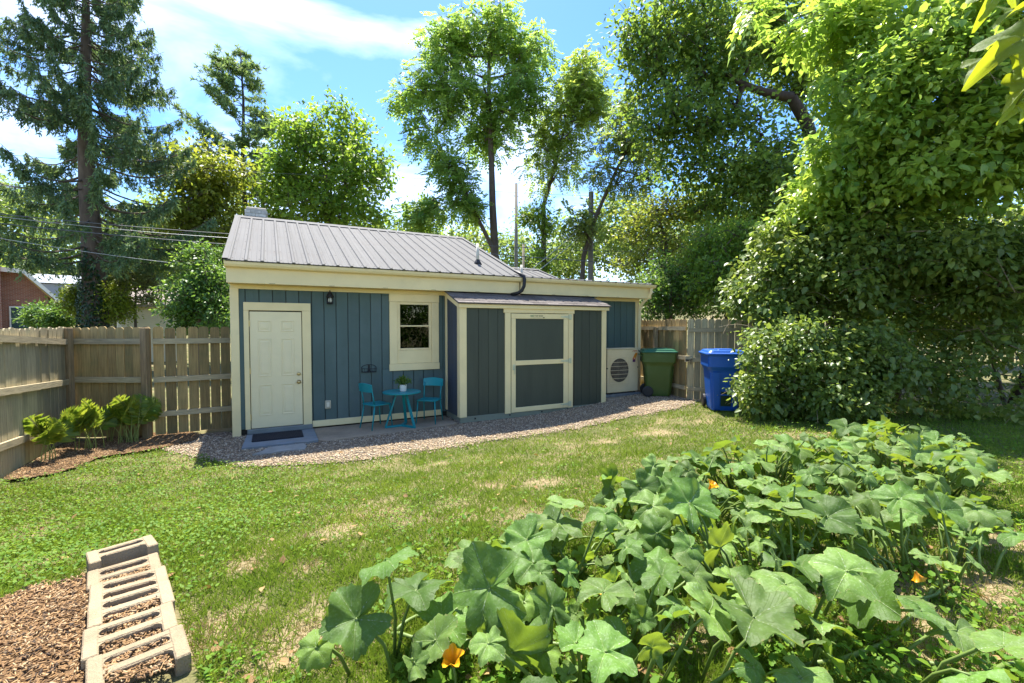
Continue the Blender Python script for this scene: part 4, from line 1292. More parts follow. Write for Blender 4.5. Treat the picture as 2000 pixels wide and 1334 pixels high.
bme = block_mesh(1)
B0 = np.array(on_z(240, 1076, .40)); B1 = np.array(on_z(272, 1318, .40))
bd = unit(B1[:2] - B0[:2]); ba = math.atan2(bd[1], bd[0]) + math.pi / 2
words_ = ['tilted concrete block at the lawn end of the row, raised highest', 'concrete block next after the tilted end block of the row', 'concrete block in the middle of the row beside bark mulch', 'concrete block with mulch filled cores, second closest to camera', 'concrete block cut by the picture edge at the row end', 'last concrete block of the row, mostly below the picture edge']
for k in range(6):
    c = B0[:2] + bd * (.270 * k) + np.array([bd[1], -bd[0]]) * random.uniform(-.009, .009)
    z = float(gz(c[0], c[1])) - (.03 if k == 0 else .085) + random.uniform(-.006, .006)
    o = obj('concrete_block', bme, None, (c[0], c[1], z), (R(random.uniform(-1.2, 1.2)) + (R(-5) if k == 0 else 0), R(random.uniform(-1.5, 1.5)), ba + R(random.uniform(-1.2, 1.2)) + (R(4) if k == 0 else 0)))
    tag(o, words_[k], 'concrete block', 'row of concrete blocks')

CHIP = pebble_mat('bark_chips', [(.27, .16, .07), (.21, .12, .05), (.32, .20, .095), (.15, .09, .045), (.25, .15, .068), (.38, .27, .15), (.18, .105, .05), (.055, .038, .026)])
MULCH = soil_mat('mulch_soil', (0.25, 0.15, 0.07), (0.18, 0.105, 0.05), (0.085, 0.055, 0.032), 4, 14)


def chips(name, P, rng, lmin=.008, lmax=.034):
    n = len(P)
    F = np.array([(0, 1, 2), (0, 2, 3), (4, 6, 5), (4, 7, 6), (0, 4, 5), (0, 5, 1), (1, 5, 6), (1, 6, 2), (2, 6, 7), (2, 7, 3), (3, 7, 4), (3, 4, 0)])
    L = rng.uniform(lmin, lmax, n); W = rng.uniform(.0025, .007, n); Hh = rng.uniform(.0015, .004, n)
    base = np.array([(-1, -1, -1), (1, -1, -1), (1, 1, -1), (-1, 1, -1), (-.8, -.9, 1), (.9, -.7, 1), (.8, .9, 1), (-.9, .7, 1)], float) * .5
    V = base[None] * np.stack([L, W, Hh * 2], 1)[:, None]
    a = rng.random(n) * 6.28; t = rng.normal(0, .28, n)
    x = V[..., 0] * np.cos(t)[:, None]; z = V[..., 2] + V[..., 0] * np.sin(t)[:, None]
    X = x * np.cos(a)[:, None] - V[..., 1] * np.sin(a)[:, None]; Yv = x * np.sin(a)[:, None] + V[..., 1] * np.cos(a)[:, None]
    Wv = np.stack([X, Yv, z], 2) + P[:, None]
    Fa = (F[None] + (np.arange(n) * 8)[:, None, None]).reshape(-1, 3)
    return np_mesh(name, Wv.reshape(-1, 3), Fa, CHIP, rnd=np.repeat(rng.random(n), 12))


side = np.array([bd[1], -bd[0]])
if side[0] > 0: side = -side
# mulch bed beyond the block row (away from the lawn)
def bed_mask(x, y):
    s = (x - B0[0]) * side[0] + (y - B0[1]) * side[1]; t = (x - B0[0]) * bd[0] + (y - B0[1]) * bd[1]
    return (s > .10) & (t > -.02 + .18 * s + .12 * (nz(x, y, 6.0) - .5))


def fern_bed(x, y):
    e = ((x + 2.1) / 1.05) ** 2 + ((y - 8.95 - .15 * (x + 2.1)) / .75) ** 2
    e2 = ((x + 2.6) / .45) ** 2 + ((y - 8.2) / .75) ** 2
    return (np.minimum(e, e2) < 1 + .25 * (nz(x, y, 5.0) - .5)) & (x > -2.85)


def blob_sheet(name, mask, x0, x1, y0, y1, m, lift, st=.05):
    X, Yv = np.meshgrid(np.arange(x0, x1, st), np.arange(y0, y1, st))
    k = mask(X, Yv); nxx = X.shape[1]
    V = np.stack([X.ravel(), Yv.ravel(), (gz(X, Yv) + lift + .02 * (nz(X, Yv, 7.0) - .5)).ravel()], 1)
    j, i = np.nonzero(k[:-1, :-1] & k[1:, 1:] & k[:-1, 1:] & k[1:, :-1]); q = j * nxx + i
    return tag(obj(name, np_mesh(name, V, np.stack([q, q + 1, q + nxx + 1, q + nxx], 1), m, smooth=True)), kind='structure')


blob_sheet('mulch_bed', bed_mask, -2.85, -.2, 1.3, 4.6, MULCH, .03)
blob_sheet('mulch_bed', fern_bed, -2.85, -1.0, 7.3, 9.95, MULCH, .035)
n0 = 110000
x_ = RNG.uniform(-2.85, -.2, n0); y_ = RNG.uniform(1.3, 9.9, n0)
k1 = (bed_mask(x_, y_) & (y_ < 4.6)) | (fern_bed(x_, y_) & (y_ > 7.2))
P = np.stack([x_, y_, gz(x_, y_) + .04 + .02 * (nz(x_, y_, 7.0) - .5)], 1)[k1]
P = P[in_view(P, .3)]
P = P[RNG.permutation(len(P))[:26000]]
tag(obj('bark_mulch', chips('bark_mulch', P, RNG)), 'shredded brown bark mulch in the two beds', 'mulch', kind='stuff')
# mulch lying in the block cores
x_ = RNG.uniform(-1.4, -.2, 26000); y_ = RNG.uniform(1.8, 4.4, 26000)
s_ = (x_ - B0[0]) * side[0] + (y_ - B0[1]) * side[1]; t_ = (x_ - B0[0]) * bd[0] + (y_ - B0[1]) * bd[1]
k1 = (np.abs(s_) < .11) & (t_ > .12) & (t_ < 1.5)
P = np.stack([x_, y_, gz(x_, y_) + .04 + .04 * nz(x_, y_, 5.)], 1)[k1]
tag(obj('bark_mulch', chips('bark_mulch', P[:4200], RNG, .008, .028)), 'bark mulch fallen into the concrete block cores', 'mulch', kind='stuff')

# ------------------------------------------------------------------ neighbouring houses
BRK_m, bn_, bl_ = nodes_of('far_brick')
bo_ = bn_.new('ShaderNodeOutputMaterial'); bb_ = bn_.new('ShaderNodeBsdfPrincipled'); bl_.new(bb_.outputs[0], bo_.inputs[0])
bt_ = bn_.new('ShaderNodeTexBrick'); btc = bn_.new('ShaderNodeTexCoord'); bmp = bn_.new('ShaderNodeMapping')
bmp.inputs['Rotation'].default_value = (R(90), 0, 0)
bl_.new(btc.outputs['Object'], bmp.inputs[0]); bl_.new(bmp.outputs[0], bt_.inputs['Vector'])
bt_.inputs['Color1'].default_value = (.22, .07, .045, 1); bt_.inputs['Color2'].default_value = (.30, .11, .07, 1); bt_.inputs['Mortar'].default_value = (.30, .25, .21, 1)
bt_.inputs['Scale'].default_value = 1.0; bt_.inputs['Brick Width'].default_value = .22; bt_.inputs['Row Height'].default_value = .075; bt_.inputs['Mortar Size'].default_value = .01
bl_.new(bt_.outputs['Color'], bb_.inputs['Base Color']); bb_.inputs['Roughness'].default_value = .9
WHITE = mat('white_paint', (.74, .74, .70), .5, .05, 3)
CLAP = mat('cream_clapboard', (.62, .58, .44), .6, .06, 2)
FROOF = mat('far_shingles', (.26, .22, .19), .95, .2, 6)
GREYB = mat('grey_blue_siding', (.30, .36, .42), .6, .08, 2)
LROOF = mat('pale_metal_roof', (.30, .33, .36), .8, .08, 2, spec=.1)

# brick house: gable end turned to the garden
bp = at(-70, 640, 26); bz = float(gz(bp[0], bp[1]))
bh = thing('brick_house', 'red brick house with white gable trim behind the grey fence', 'house', (bp[0], bp[1], bz), R(27))
E1, RG = 2.9, 5.1
b = MB(); b.prism([(-4.2, 0), (3.45, 0), (3.45, E1), (2.3, 4.35), (-2.5, 4.35), (-4.2, E1)], 0, 9, 'y'); b.build('wall', BRK_m, bh)
r_ = MB()
r_.add([(3.95, -.5, 2.55), (2.35, -.5, 4.45), (-2.6, -.5, 4.62), (-4.5, -.5, 2.6), (3.95, 9.5, 2.55), (2.35, 9.5, 4.45), (-2.6, 9.5, 4.62), (-4.5, 9.5, 2.6),
        (3.95, -.5, 2.40), (2.3, -.5, 4.30), (-2.6, -.5, 4.46), (-4.5, -.5, 2.45), (3.95, 9.5, 2.40), (2.3, 9.5, 4.30), (-2.6, 9.5, 4.46), (-4.5, 9.5, 2.45)],
       [(0, 1, 5, 4), (1, 2, 6, 5), (2, 3, 7, 6), (8, 12, 13, 9), (9, 13, 14, 10), (10, 14, 15, 11), (0, 4, 12, 8), (3, 11, 15, 7)])
rf = r_.build('roof', FROOF, bh)
f_ = MB(); f_.add([(4.0, -.53, 2.60), (2.38, -.53, 4.50), (-2.6, -.53, 4.67), (4.0, -.53, 2.34), (2.32, -.53, 4.24), (-2.6, -.53, 4.40), (4.0, -.50, 2.60), (2.38, -.50, 4.50), (-2.6, -.50, 4.67), (4.0, -.50, 2.34), (2.32, -.50, 4.24), (-2.6, -.50, 4.40)],
             [(0, 1, 4, 3), (1, 2, 5, 4), (6, 9, 10, 7), (7, 10, 11, 8), (0, 6, 7, 1), (1, 7, 8, 2), (3, 4, 10, 9), (4, 5, 11, 10), (0, 3, 9, 6)])
f_.build('gable_trim', WHITE, rf)
MB().add([(3.9, -.49, 2.39), (2.3, -.49, 4.29), (2.3, 0, 4.29), (3.9, 0, 2.39)], [(0, 1, 2, 3)]).build('soffit', CREAM, rf)
MB().cbox(.55, 1.35, -1.0, -.004, 0, 5.3, .02).build('chimney', BRK_m, bh)
wd = MB().cbox(1.75, 2.95, -.06, .03, .75, 2.25, .02).build('window', WHITE, bh)
for a, c in ((1.83, 2.32), (2.38, 2.87)):
    for z0, z1 in ((.83, 1.47), (1.53, 2.17)):
        MB().box(a, c, -.07, -.061, z0, z1).build('pane', mat('far_glass', (.05, .09, .09), .1, .2, 2), wd)

p_ = at(282, 640, 23); z_ = float(gz(p_[0], p_[1]))
wg = thing('garage', 'cream clapboard garage behind the small flat-topped tree', 'garage', (p_[0], p_[1], z_), R(14))
MB().box(-.95, 1.6, 0.02, 5, 0, 2.9).build('wall', CLAP, wg)
for k in range(19):
    MB().add([(-.95, -.012, k * .15), (1.6, -.012, k * .15), (1.6, .01, k * .15 + .15), (-.95, .01, k * .15 + .15), (-.95, .01, k * .15), (1.6, .01, k * .15)], [(0, 1, 2, 3), (0, 4, 5, 1)]).build('clapboard', CLAP, wg)
MB().add([(-1.3, -.4, 2.95), (2.0, -.4, 2.95), (1.6, 2.5, 3.9), (-.9, 2.5, 3.9), (-1.3, -.4, 2.82), (2.0, -.4, 2.82), (2.0, 5.4, 2.95), (-1.3, 5.4, 2.95)], [(0, 1, 2, 3), (4, 5, 1, 0), (1, 6, 2), (0, 3, 7), (3, 2, 6, 7), (4, 7, 6, 5)]).build('roof', FROOF, wg)
MB().cbox(-1.0, -.85, -.03, 0.0, 0, 2.8, .01).build('corner_trim', WHITE, wg)

p_ = at(285, 540, 44); z_ = float(gz(p_[0], p_[1]))
gh = thing('hill_house', 'grey blue house glimpsed uphill through the branches', 'house', (p_[0], p_[1], z_), R(14))
MB().box(-2.6, 3.2, 0, 6, -1, 5.2).build('wall', GREYB, gh)
MB().add([(-3, -.4, 5.2), (3.6, -.4, 5.2), (3.6, 3, 6.9), (-3, 3, 6.9), (-3, 6.4, 5.2), (3.6, 6.4, 5.2)], [(0, 1, 2, 3), (3, 2, 5, 4), (0, 3, 4), (1, 5, 2)]).build('roof', LROOF, gh)
for x in (-1.6, .6):
    w_ = MB().cbox(x, x + 1.0, -.05, 0.0, 2.2, 3.8, .02).build('window', WHITE, gh)
    MB().box(x + .1, x + .9, -.06, -.051, 2.3, 3.7).build('pane', MATS['far_glass'], w_)
p_ = at(95, 640, 33); z_ = float(gz(p_[0], p_[1]))
ls = thing('outbuilding', 'low outbuilding with pale metal roof beside the brick house', 'outbuilding', (p_[0], p_[1], z_), R(14))
MB().box(-2, 2.2, 0, 4, 0, 2.7).build('wall', GREYB, ls)
MB().add([(-2.3, -.3, 2.75), (2.5, -.3, 2.75), (2.3, 2.2, 3.55), (-2.1, 2.2, 3.55), (-2.3, 4.4, 2.75), (2.5, 4.4, 2.75)], [(0, 1, 2, 3), (3, 2, 5, 4), (0, 3, 4), (1, 5, 2), (0, 4, 5, 1)]).build('roof', LROOF, ls)

# ------------------------------------------------------------------ conifers
def spruce(label, u, d, top_z, r0, z_low, blen, seed):
    rng = np.random.default_rng(seed)
    base = gp(u, d); t = thing('spruce_tree', label, 'tree', tuple(base))
    zs = np.linspace(0, top_z, 24); tr = r0 * (1 - zs / top_z) ** 1.25 + .02
    tr[0] *= 1.15
    wob = np.stack([.06 * np.sin(zs * .5), .05 * np.cos(zs * .37), zs], 1)
    MB().tube(list(wob), list(tr), 14).build('trunk', BARK, t, True)
    A, B, RA, RB = [], [], [], []; NP, ND, NN, NS = [], [], [], []
    z = z_low
    while z < top_z - .8:
        nb = rng.integers(3, 6)
        for k in range(nb):
            th = rng.random() * 6.283
            L = blen * (1 - (z / top_z) ** 1.6) * (.65 + .5 * rng.random()) + .4
            if z < z_low + 1.0: L *= .75
            dirh = np.array([math.cos(th), math.sin(th), 0])
            zz = z + rng.normal(0, .15)
            m = 9; f = np.linspace(0, 1, m)
            sag = -.55 * L * np.sin(f * 2.1) * .5 + .16 * L * f ** 3 + .10 * L * f
            pts = np.array([0, 0, zz]) + dirh * (f * L)[:, None] + np.stack([rng.normal(0, .03, m), rng.normal(0, .03, m), sag], 1)
            A += list(pts[:-1]); B += list(pts[1:]); rr = (.012 + .010 * L) * (1 - f * .85); RA += list(rr[:-1]); RB += list(rr[1:])
            bare = .12 + .22 * rng.random()
            nt = int(52 * L / 3) + 8
            for j in range(nt):
                ff = bare + (1 - bare) * rng.random() ** .7
                if rng.random() < .12: continue
                p = np.array([np.interp(ff, f, pts[:, i]) for i in range(3)])
                tl = (.30 + .85 * rng.random() ** 1.4) * (.6 + .4 * (1 - ff))
                sd = np.cross(dirh, [0, 0, 1]) * rng.choice([-1, 1])
                e = p + sd * tl * .40 * rng.random() + dirh * tl * .22 * rng.random() + np.array([0, 0, -tl * (.6 + .4 * rng.random())])
                A.append(p); B.append(e); RA.append(.006); RB.append(.003)
                q = 16
                g = rng.random((q, 1)) ** .8
                NP.append(p + (e - p) * g + rng.normal(0, .02, (q, 3)))
                dd = unit(e - p)
                ND.append(dd * .9 + rng.normal(0, .55, (q, 3))); NN.append(rng.normal(0, 1, (q, 3))); NS.append(.11 + .11 * rng.random(q))
        z += .20 + .30 * rng.random()
    frusta('branches', A, B, np.array(RA), np.array(RB), BARK, t, 4)
    leaves('crown', np.concatenate(NP), np.concatenate(ND), np.concatenate(NN), np.concatenate(NS), SLIM, G_SPR, rng, t)
    # ivy climbing the lower trunk
    n = 5200
    zz = 5.2 * rng.random(n) ** 1.25; th = rng.random(n) * 6.283
    keep = (zz < 3.6 + 1.4 * np.sin(th * 1.5 + 1)) ; zz, th = zz[keep], th[keep]
    rr = np.interp(zz, zs, tr) + .02 + .07 * rng.random(len(zz))
    P = np.stack([rr * np.cos(th), rr * np.sin(th), zz], 1); Nn = np.stack([np.cos(th), np.sin(th), .35 + 0 * th], 1)
    leaves('ivy', P, rng.normal(0, .5, P.shape) + np.array([0, 0, -.8]), Nn + rng.normal(0, .35, P.shape), .07 + .06 * rng.random(len(zz)), LEAF4, G_IVY, rng, t)
    return t


spruce('tall dark spruce with drooping boughs and an ivy clad trunk', 183, 18.5, 21, .46, 4.6, 4.3, 21)


def white_pine(label, u, d, top_v, low_v, seed, hw=95, lean=0):
    rng = np.random.default_rng(seed)
    base = gp(u, d); top = at(u, top_v, d); t = thing('pine_tree', label, 'tree', tuple(base)); H = top[2] - base[2]
    zs = np.linspace(0, H, 14)
    MB().tube([(.05 * math.sin(z), 0, z) for z in zs], list(.20 * (1 - zs / H) ** .8 + .02), 10).build('trunk', BARKD, t, True)
    zl = at(u, low_v, d)[2] - base[2]; A, B, RA, RB = [], [], [], []; NP, ND, NN, NS = [], [], [], []
    z = zl
    while z < H + .05:
        for k in range(rng.integers(3, 6)):
            th = rng.random() * 6.283; dirh = np.array([math.cos(th), math.sin(th), 0])
            q_ = (z - zl) / (H - zl)
            L = hw * d / FPX * (.55 + .5 * rng.random()) * (1 - q_ ** 1.3 * .85) * (1.25 if dirh @ RGT < 0 else .8)
            m = 7; f = np.linspace(0, 1, m)
            pts = np.array([0, 0, z]) + dirh * (f * L)[:, None] + np.stack([0 * f, 0 * f, L * (.12 * f + .22 * f ** 2)], 1) + rng.normal(0, .03, (m, 3))
            A += list(pts[:-1]); B += list(pts[1:]); rr = (.008 + .008 * L) * (1 - f * .8); RA += list(rr[:-1]); RB += list(rr[1:])
            for j in range(int(9 * L) + 6):
                ff = .25 + .75 * rng.random() ** .8
                p = np.array([np.interp(ff, f, pts[:, i]) for i in range(3)])
                e = p + np.array([rng.normal(0, .22), rng.normal(0, .22), abs(rng.normal(.08, .12))]) + dirh * .15
                A.append(p); B.append(e); RA.append(.006); RB.append(.003)
                q = 16
                NP.append(p + (e - p) * (.4 + .6 * rng.random((q, 1))))
                ND.append(unit(e - p) * .7 + rng.normal(0, .7, (q, 3))); NN.append(rng.normal(0, 1, (q, 3))); NS.append(.16 + .12 * rng.random(q))
        z += .36 + .26 * rng.random()
    frusta('branches', A, B, np.array(RA), np.array(RB), BARKD, t, 4)
    leaves('crown', np.concatenate(NP), np.concatenate(ND), np.concatenate(NN), np.concatenate(NS), NEEDLE if False else SLIM, G_PINE, rng, t)
    return t


white_pine('slender blue green pine rising behind the chimney', 482, 26, 112, 400, 5, 120)

# ------------------------------------------------------------------ broadleaf trees
broadleaf('maple_tree', 'round bright green tree standing behind the cottage roof beside the pine', stem(640, 23, [(645, 470, 23), (640, 380, 23)]),
          [(595, 255, 23, 55, 55), (665, 250, 23, 50, 55), (640, 330, 23, 105, 65), (718, 340, 22.5, 45, 60), (560, 330, 23, 60, 60), (640, 410, 23, 110, 40), (735, 410, 22.5, 35, 45), (540, 400, 23, 50, 50)],
          260, 62, .62, .24, G_MAPLE, 31, .3)
broadleaf('maple_tree', 'yellow green tree between the tall spruce and the chimney', stem(390, 21, [(395, 500, 21), (400, 420, 21)]),
          [(400, 390, 21, 70, 70), (440, 330, 21, 45, 45), (355, 430, 21, 40, 55), (430, 470, 21, 55, 50), (380, 310, 21.5, 35, 30), (350, 350, 21, 30, 40)],
          150, 62, .6, .22, G_YEL, 32, .22)
broadleaf('evergreen_shrub', 'dense dark green shrub beside the cottage corner above the gate', stem(385, 16, [(388, 600, 16), (390, 540, 16)]),
          [(375, 590, 16, 50, 55), (420, 560, 16, 40, 60), (350, 620, 16, 28, 45), (400, 510, 16.5, 45, 40), (430, 620, 15.5, 30, 50)],
          130, 85, .36, .13, G_DEEP, 33, .12, cat='shrub')
broadleaf('walnut_tree', 'tallest open crowned tree with several limbs behind the roof ridge', stem(972, 22, [(966, 480, 22), (962, 400, 22), (960, 320, 22), (955, 200, 22), (955, 110, 22)]),
          [(870, 100, 22, 55, 75), (955, 60, 22, 75, 50), (1030, 100, 22, 42, 65), (815, 190, 21.5, 45, 55), (905, 190, 22, 65, 55), (995, 190, 22, 60, 55), (955, 260, 22.5, 65, 38), (830, 270, 21.5, 45, 25), (1040, 170, 22, 30, 40)],
          330, 11, .46, .44, G_WAL, 34, .26, pinnate=True, droop=.35)
broadleaf('walnut_tree', 'low limbed walnut whose branch arches over the roof end', stem(978, 21.5, [(972, 505, 21.5), (930, 420, 21.3), (890, 340, 21), (860, 300, 21)]),
          [(890, 350, 21, 35, 28), (905, 395, 21, 40, 28), (830, 410, 21, 38, 25), (800, 435, 21, 25, 20), (860, 310, 21, 30, 25)],
          80, 14, .42, .42, G_WAL, 35, .15, pinnate=True, droop=.35)
broadleaf('walnut_tree', 'forked pale green tree right after the tallest one', stem(1062, 23, [(1062, 470, 23), (1062, 400, 23), (1085, 320, 23), (1105, 240, 23)]),
          [(1150, 130, 23, 32, 45), (1120, 180, 23, 52, 50), (1090, 250, 23, 52, 48), (1150, 220, 23, 38, 40), (1060, 320, 23, 33, 50), (1110, 320, 23, 30, 35), (1165, 190, 23, 30, 45)],
          190, 10, .45, .42, leaf_mat('pale_walnut_leaves', (0.145, 0.263, 0.053), (0.394, 0.499, 0.105), 0.6), 36, .19, pinnate=True, droop=.35)
broadleaf('ivy_tree', 'narrow leafy trunk smothered in climbers between the two poles', stem(1063, 22.5, [(1063, 500, 22.5), (1062, 420, 22.5)]),
          [(1058, 440, 22.5, 22, 60), (1062, 520, 22.5, 20, 35), (1030, 420, 22.5, 22, 30)], 44, 60, .4, .16, G_MAPLE, 37, .16)
broadleaf('mimosa_tree', 'slanting feathery tree leaning over the second utility pole', stem(1128, 20, [(1140, 500, 20), (1165, 420, 20), (1205, 330, 20), (1235, 270, 20)]),
          [(1215, 275, 20, 55, 28), (1262, 300, 20, 45, 28), (1185, 345, 20, 38, 25), (1240, 350, 20, 45, 18), (1135, 430, 20, 42, 35), (1225, 215, 20, 35, 30)],
          120, 10, .40, .36, leaf_mat('mimosa_leaves', (0.108, 0.196, 0.064), (0.286, 0.350, 0.108), 0.6), 38, .14, pinnate=True, droop=.3)
broadleaf('shade_tree', 'great dark shade tree with crooked limb above the fence gate', stem(1640, 16.5, [(1620, 420, 16.5), (1575, 240, 16.3), (1545, 190, 16), (1500, 182, 15.8), (1450, 165, 15.6)]),
          [(1270, 130, 16, 55, 70), (1350, 60, 16, 85, 75), (1470, 50, 16.5, 95, 75), (1310, 230, 15.6, 75, 55), (1400, 250, 15.8, 80, 50), (1560, 110, 17, 85, 85), (1630, 40, 17, 60, 70), (1440, 340, 16, 85, 45), (1520, 330, 17, 80, 70), (1400, 410, 16, 60, 45), (1500, 430, 17, 80, 60), (1390, 150, 16, 80, 60), (1240, 60, 16, 40, 50), (1330, 320, 15.8, 55, 35)],
          520, 74, .66, .19, G_DARK, 39, .34, bark=BARKD, step=.6)
broadleaf('locust_tree', 'small yellow green tree with forked trunk by the cottage end', stem(1303, 17, [(1303, 520, 17), (1300, 470, 17), (1285, 420, 17)]),
          [(1285, 410, 17, 70, 38), (1250, 450, 17, 48, 35), (1335, 400, 17, 45, 35), (1300, 490, 17, 75, 40), (1240, 520, 17, 35, 35)],
          130, 42, .42, .13, G_YEL, 40, .11)
broadleaf('hedge_bush', 'dark leafy bush behind the board fence and green bin', stem(1310, 14.2, [(1310, 600, 14.2), (1310, 560, 14.2)]),
          [(1280, 580, 14.2, 36, 55), (1335, 570, 14.4, 45, 60), (1300, 540, 14.8, 45, 40)], 100, 80, .35, .11, G_DEEP, 41, .08, cat='bush')
broadleaf('hedge_bush', 'leafy bank of bush above the grey gate', stem(1420, 13, [(1420, 600, 13), (1420, 540, 13)]),
          [(1400, 560, 13, 50, 65), (1450, 500, 13, 55, 75), (1390, 490, 13.6, 45, 50), (1470, 570, 12.6, 45, 65)], 170, 80, .36, .11, G_MAPLE, 42, .09, cat='bush')
# smaller growth beyond the fence corner
broadleaf('dogwood_tree', 'small flat-topped tree standing before the cream garage', stem(265, 19.5, [(264, 600, 19.5), (266, 570, 19.5)]),
          [(262, 545, 19.5, 42, 16), (300, 555, 19.5, 28, 14), (232, 560, 19.5, 26, 12), (275, 585, 19.5, 45, 9)], 74, 50, .3, .11, leaf_mat('dogwood_leaves', (0.104, 0.156, 0.039), (0.247, 0.273, 0.091), .4), 43, .07, step=.4)
broadleaf('laurel_shrub', 'rounded dark shrub under the brick house window', stem(85, 21, [(85, 630, 21)]), [(82, 618, 21, 26, 24)], 45, 70, .3, .13, G_DEEP, 44, .05, cat='shrub')
broadleaf('laurel_shrub', 'rounded dark shrub next to the pale roofed outbuilding', stem(112, 20.5, [(112, 632, 20.5)]), [(112, 618, 20.5, 22, 22)], 40, 70, .3, .13, G_DEEP, 45, .05, cat='shrub')
broadleaf('forsythia_shrub', 'lime green shrub on the garage side of the spruce trunk', stem(225, 18.8, [(225, 620, 18.8)]), [(222, 585, 18.8, 26, 45), (235, 610, 18.8, 20, 28)], 60, 60, .3, .12, G_SUN, 46, .04, cat='shrub')
broadleaf('forsythia_shrub', 'lime green shrub on the brick house side of the spruce trunk', stem(150, 19, [(150, 620, 19)]), [(148, 588, 19, 18, 32)], 34, 60, .3, .12, G_SUN, 47, .04, cat='shrub')


def woodland(name, label, spec, clumps, per, cr_, leaf, m, seed):
    rng = np.random.default_rng(seed)
    C = blobs(spec, clumps, rng, 3.0)
    P = leaf_cloud(C, per, cr_, rng); cen = np.repeat(C, per, 0)
    D = unit(P - cen) + rng.normal(size=P.shape) * .6 + np.array([0, 0, -.3])
    N = np.array([0, 0, .8]) + rng.normal(size=P.shape) * .55
    tone = np.repeat(rng.random(len(C)), per) * .6 + .4 * rng.random(len(P))
    o = leaves(name, P, D, N, leaf * (.6 + .8 * rng.random(len(P))), LEAF2, m, rng, None, tone)
    return tag(o, label, 'woodland', kind='stuff')


woodland('woodland', 'wooded hillside behind the spruce and the brick house',
         [(-60, 470, 42, 90, 90), (60, 450, 44, 80, 75), (150, 520, 40, 70, 90), (240, 470, 42, 80, 60), (330, 480, 40, 80, 90), (30, 560, 38, 70, 50), (110, 570, 36, 45, 45), (330, 590, 36, 60, 60), (-80, 380, 46, 90, 60), (440, 480, 40, 80, 100), (540, 470, 42, 80, 60), (640, 480, 44, 80, 50), (730, 480, 44, 60, 45)],
         1000, 46, 1.0, .40, G_FAR, 51)
woodland('woodland', 'distant tree line showing between the trunks behind the cottage',
         [(800, 480, 46, 60, 35), (880, 500, 44, 70, 45), (1000, 500, 44, 70, 45), (1100, 510, 42, 70, 45), (1200, 490, 42, 60, 55), (1290, 520, 38, 60, 70), (1380, 480, 34, 80, 120), (1500, 480, 32, 90, 120), (830, 420, 46, 35, 25), (1180, 440, 32, 55, 55), (1105, 470, 32, 45, 45), (910, 470, 34, 60, 30), (1250, 430, 40, 50, 45), (1650, 500, 22, 100, 110), (1800, 520, 20, 110, 110), (1950, 520, 18, 120, 110), (2080, 500, 16, 100, 120)],
         1050, 46, .9, .34, G_FAR, 52)

# ------------------------------------------------------------------ vine thicket beside the squash bed
def thicket(name, label, spec, clumps, per, cr_, leaf, m, seed, foot, cat='bush', tpl=LEAF4, droop=.45, bark=None, canes=0, trunk_r=.07):
    rng = np.random.default_rng(seed)
    f0 = np.array([foot[0], foot[1], float(gz(foot[0], foot[1]))])
    t = thing(name, label, cat, tuple(f0))
    C = blobs(spec, clumps, rng, 4.0)
    C = C[C[:, 2] > gz(C[:, 0], C[:, 1]) + .1]
    top = C[np.argmax(C[:, 2])]
    mid = (f0 + C.mean(0)) / 2
    trunk = np.array([f0, f0 * .6 + mid * .4, mid, mid * .5 + C.mean(0) * .5])
    A, B, ra, rb, _ = skeleton(trunk, C[rng.permutation(len(C))[:min(len(C), 260)]], rng, trunk_r=trunk_r, step=.35, tip_r=.004)
    frusta('stems', A - f0, B - f0, ra, rb, bark or BARK, t, 5)
    P = leaf_cloud(C, per, cr_, rng, .9); cen = np.repeat(C, per, 0)
    k = P[:, 2] > gz(P[:, 0], P[:, 1]) + .02
    P, cen = P[k], cen[k]
    tone = (np.repeat(rng.random(len(C)), per) * .6)[k] + .4 * rng.random(len(P))
    D = unit(P - cen) * .5 + rng.normal(size=P.shape) * .5 + np.array([0, 0, -droop]) - RGT * .15 - np.array([FWD[0], FWD[1], 0]) * .25
    N = np.array([0, 0, .9]) + rng.normal(size=P.shape) * .42 - np.array([FWD[0], FWD[1], 0]) * .35
    leaves('foliage', P - f0, D, N, leaf * (.45 + 1.15 * rng.random(len(P)) ** 1.5), tpl, m, rng, t, tone)
    if canes:
        q = rng.integers(0, len(C), canes); Aa, Bb = [], []
        for i in q:
            p = C[i] + rng.normal(0, cr_ * .5, 3); L = .3 + .5 * rng.random(); d_ = unit(rng.normal(size=3) * [1, 1, .4] - RGT * .5)
            for s in range(4):
                e = p + d_ * L / 4; Aa.append(p); Bb.append(e); p = e; d_ = unit(d_ + np.array([0, 0, -.25]) + rng.normal(0, .12, 3))
        frusta('tendrils', np.array(Aa) - f0, np.array(Bb) - f0, np.full(len(Aa), .0035), np.full(len(Aa), .0025), mat('tendril', (.22, .17, .09), .7, .2, 5), t, 4)['kind'] = 'stuff'
    return t


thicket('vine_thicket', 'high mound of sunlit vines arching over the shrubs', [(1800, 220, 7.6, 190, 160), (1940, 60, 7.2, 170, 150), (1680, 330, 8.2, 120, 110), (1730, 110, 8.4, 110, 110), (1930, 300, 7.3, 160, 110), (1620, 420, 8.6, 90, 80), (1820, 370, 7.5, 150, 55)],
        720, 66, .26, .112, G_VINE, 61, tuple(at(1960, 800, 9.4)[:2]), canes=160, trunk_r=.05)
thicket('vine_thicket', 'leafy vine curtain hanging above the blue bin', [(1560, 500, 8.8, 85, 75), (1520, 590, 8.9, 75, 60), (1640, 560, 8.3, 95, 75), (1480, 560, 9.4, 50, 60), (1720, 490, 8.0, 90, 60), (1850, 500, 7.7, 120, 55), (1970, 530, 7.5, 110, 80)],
        500, 60, .23, .095, G_BUSH, 62, tuple(at(1620, 800, 9.4)[:2]), canes=90, trunk_r=.04)
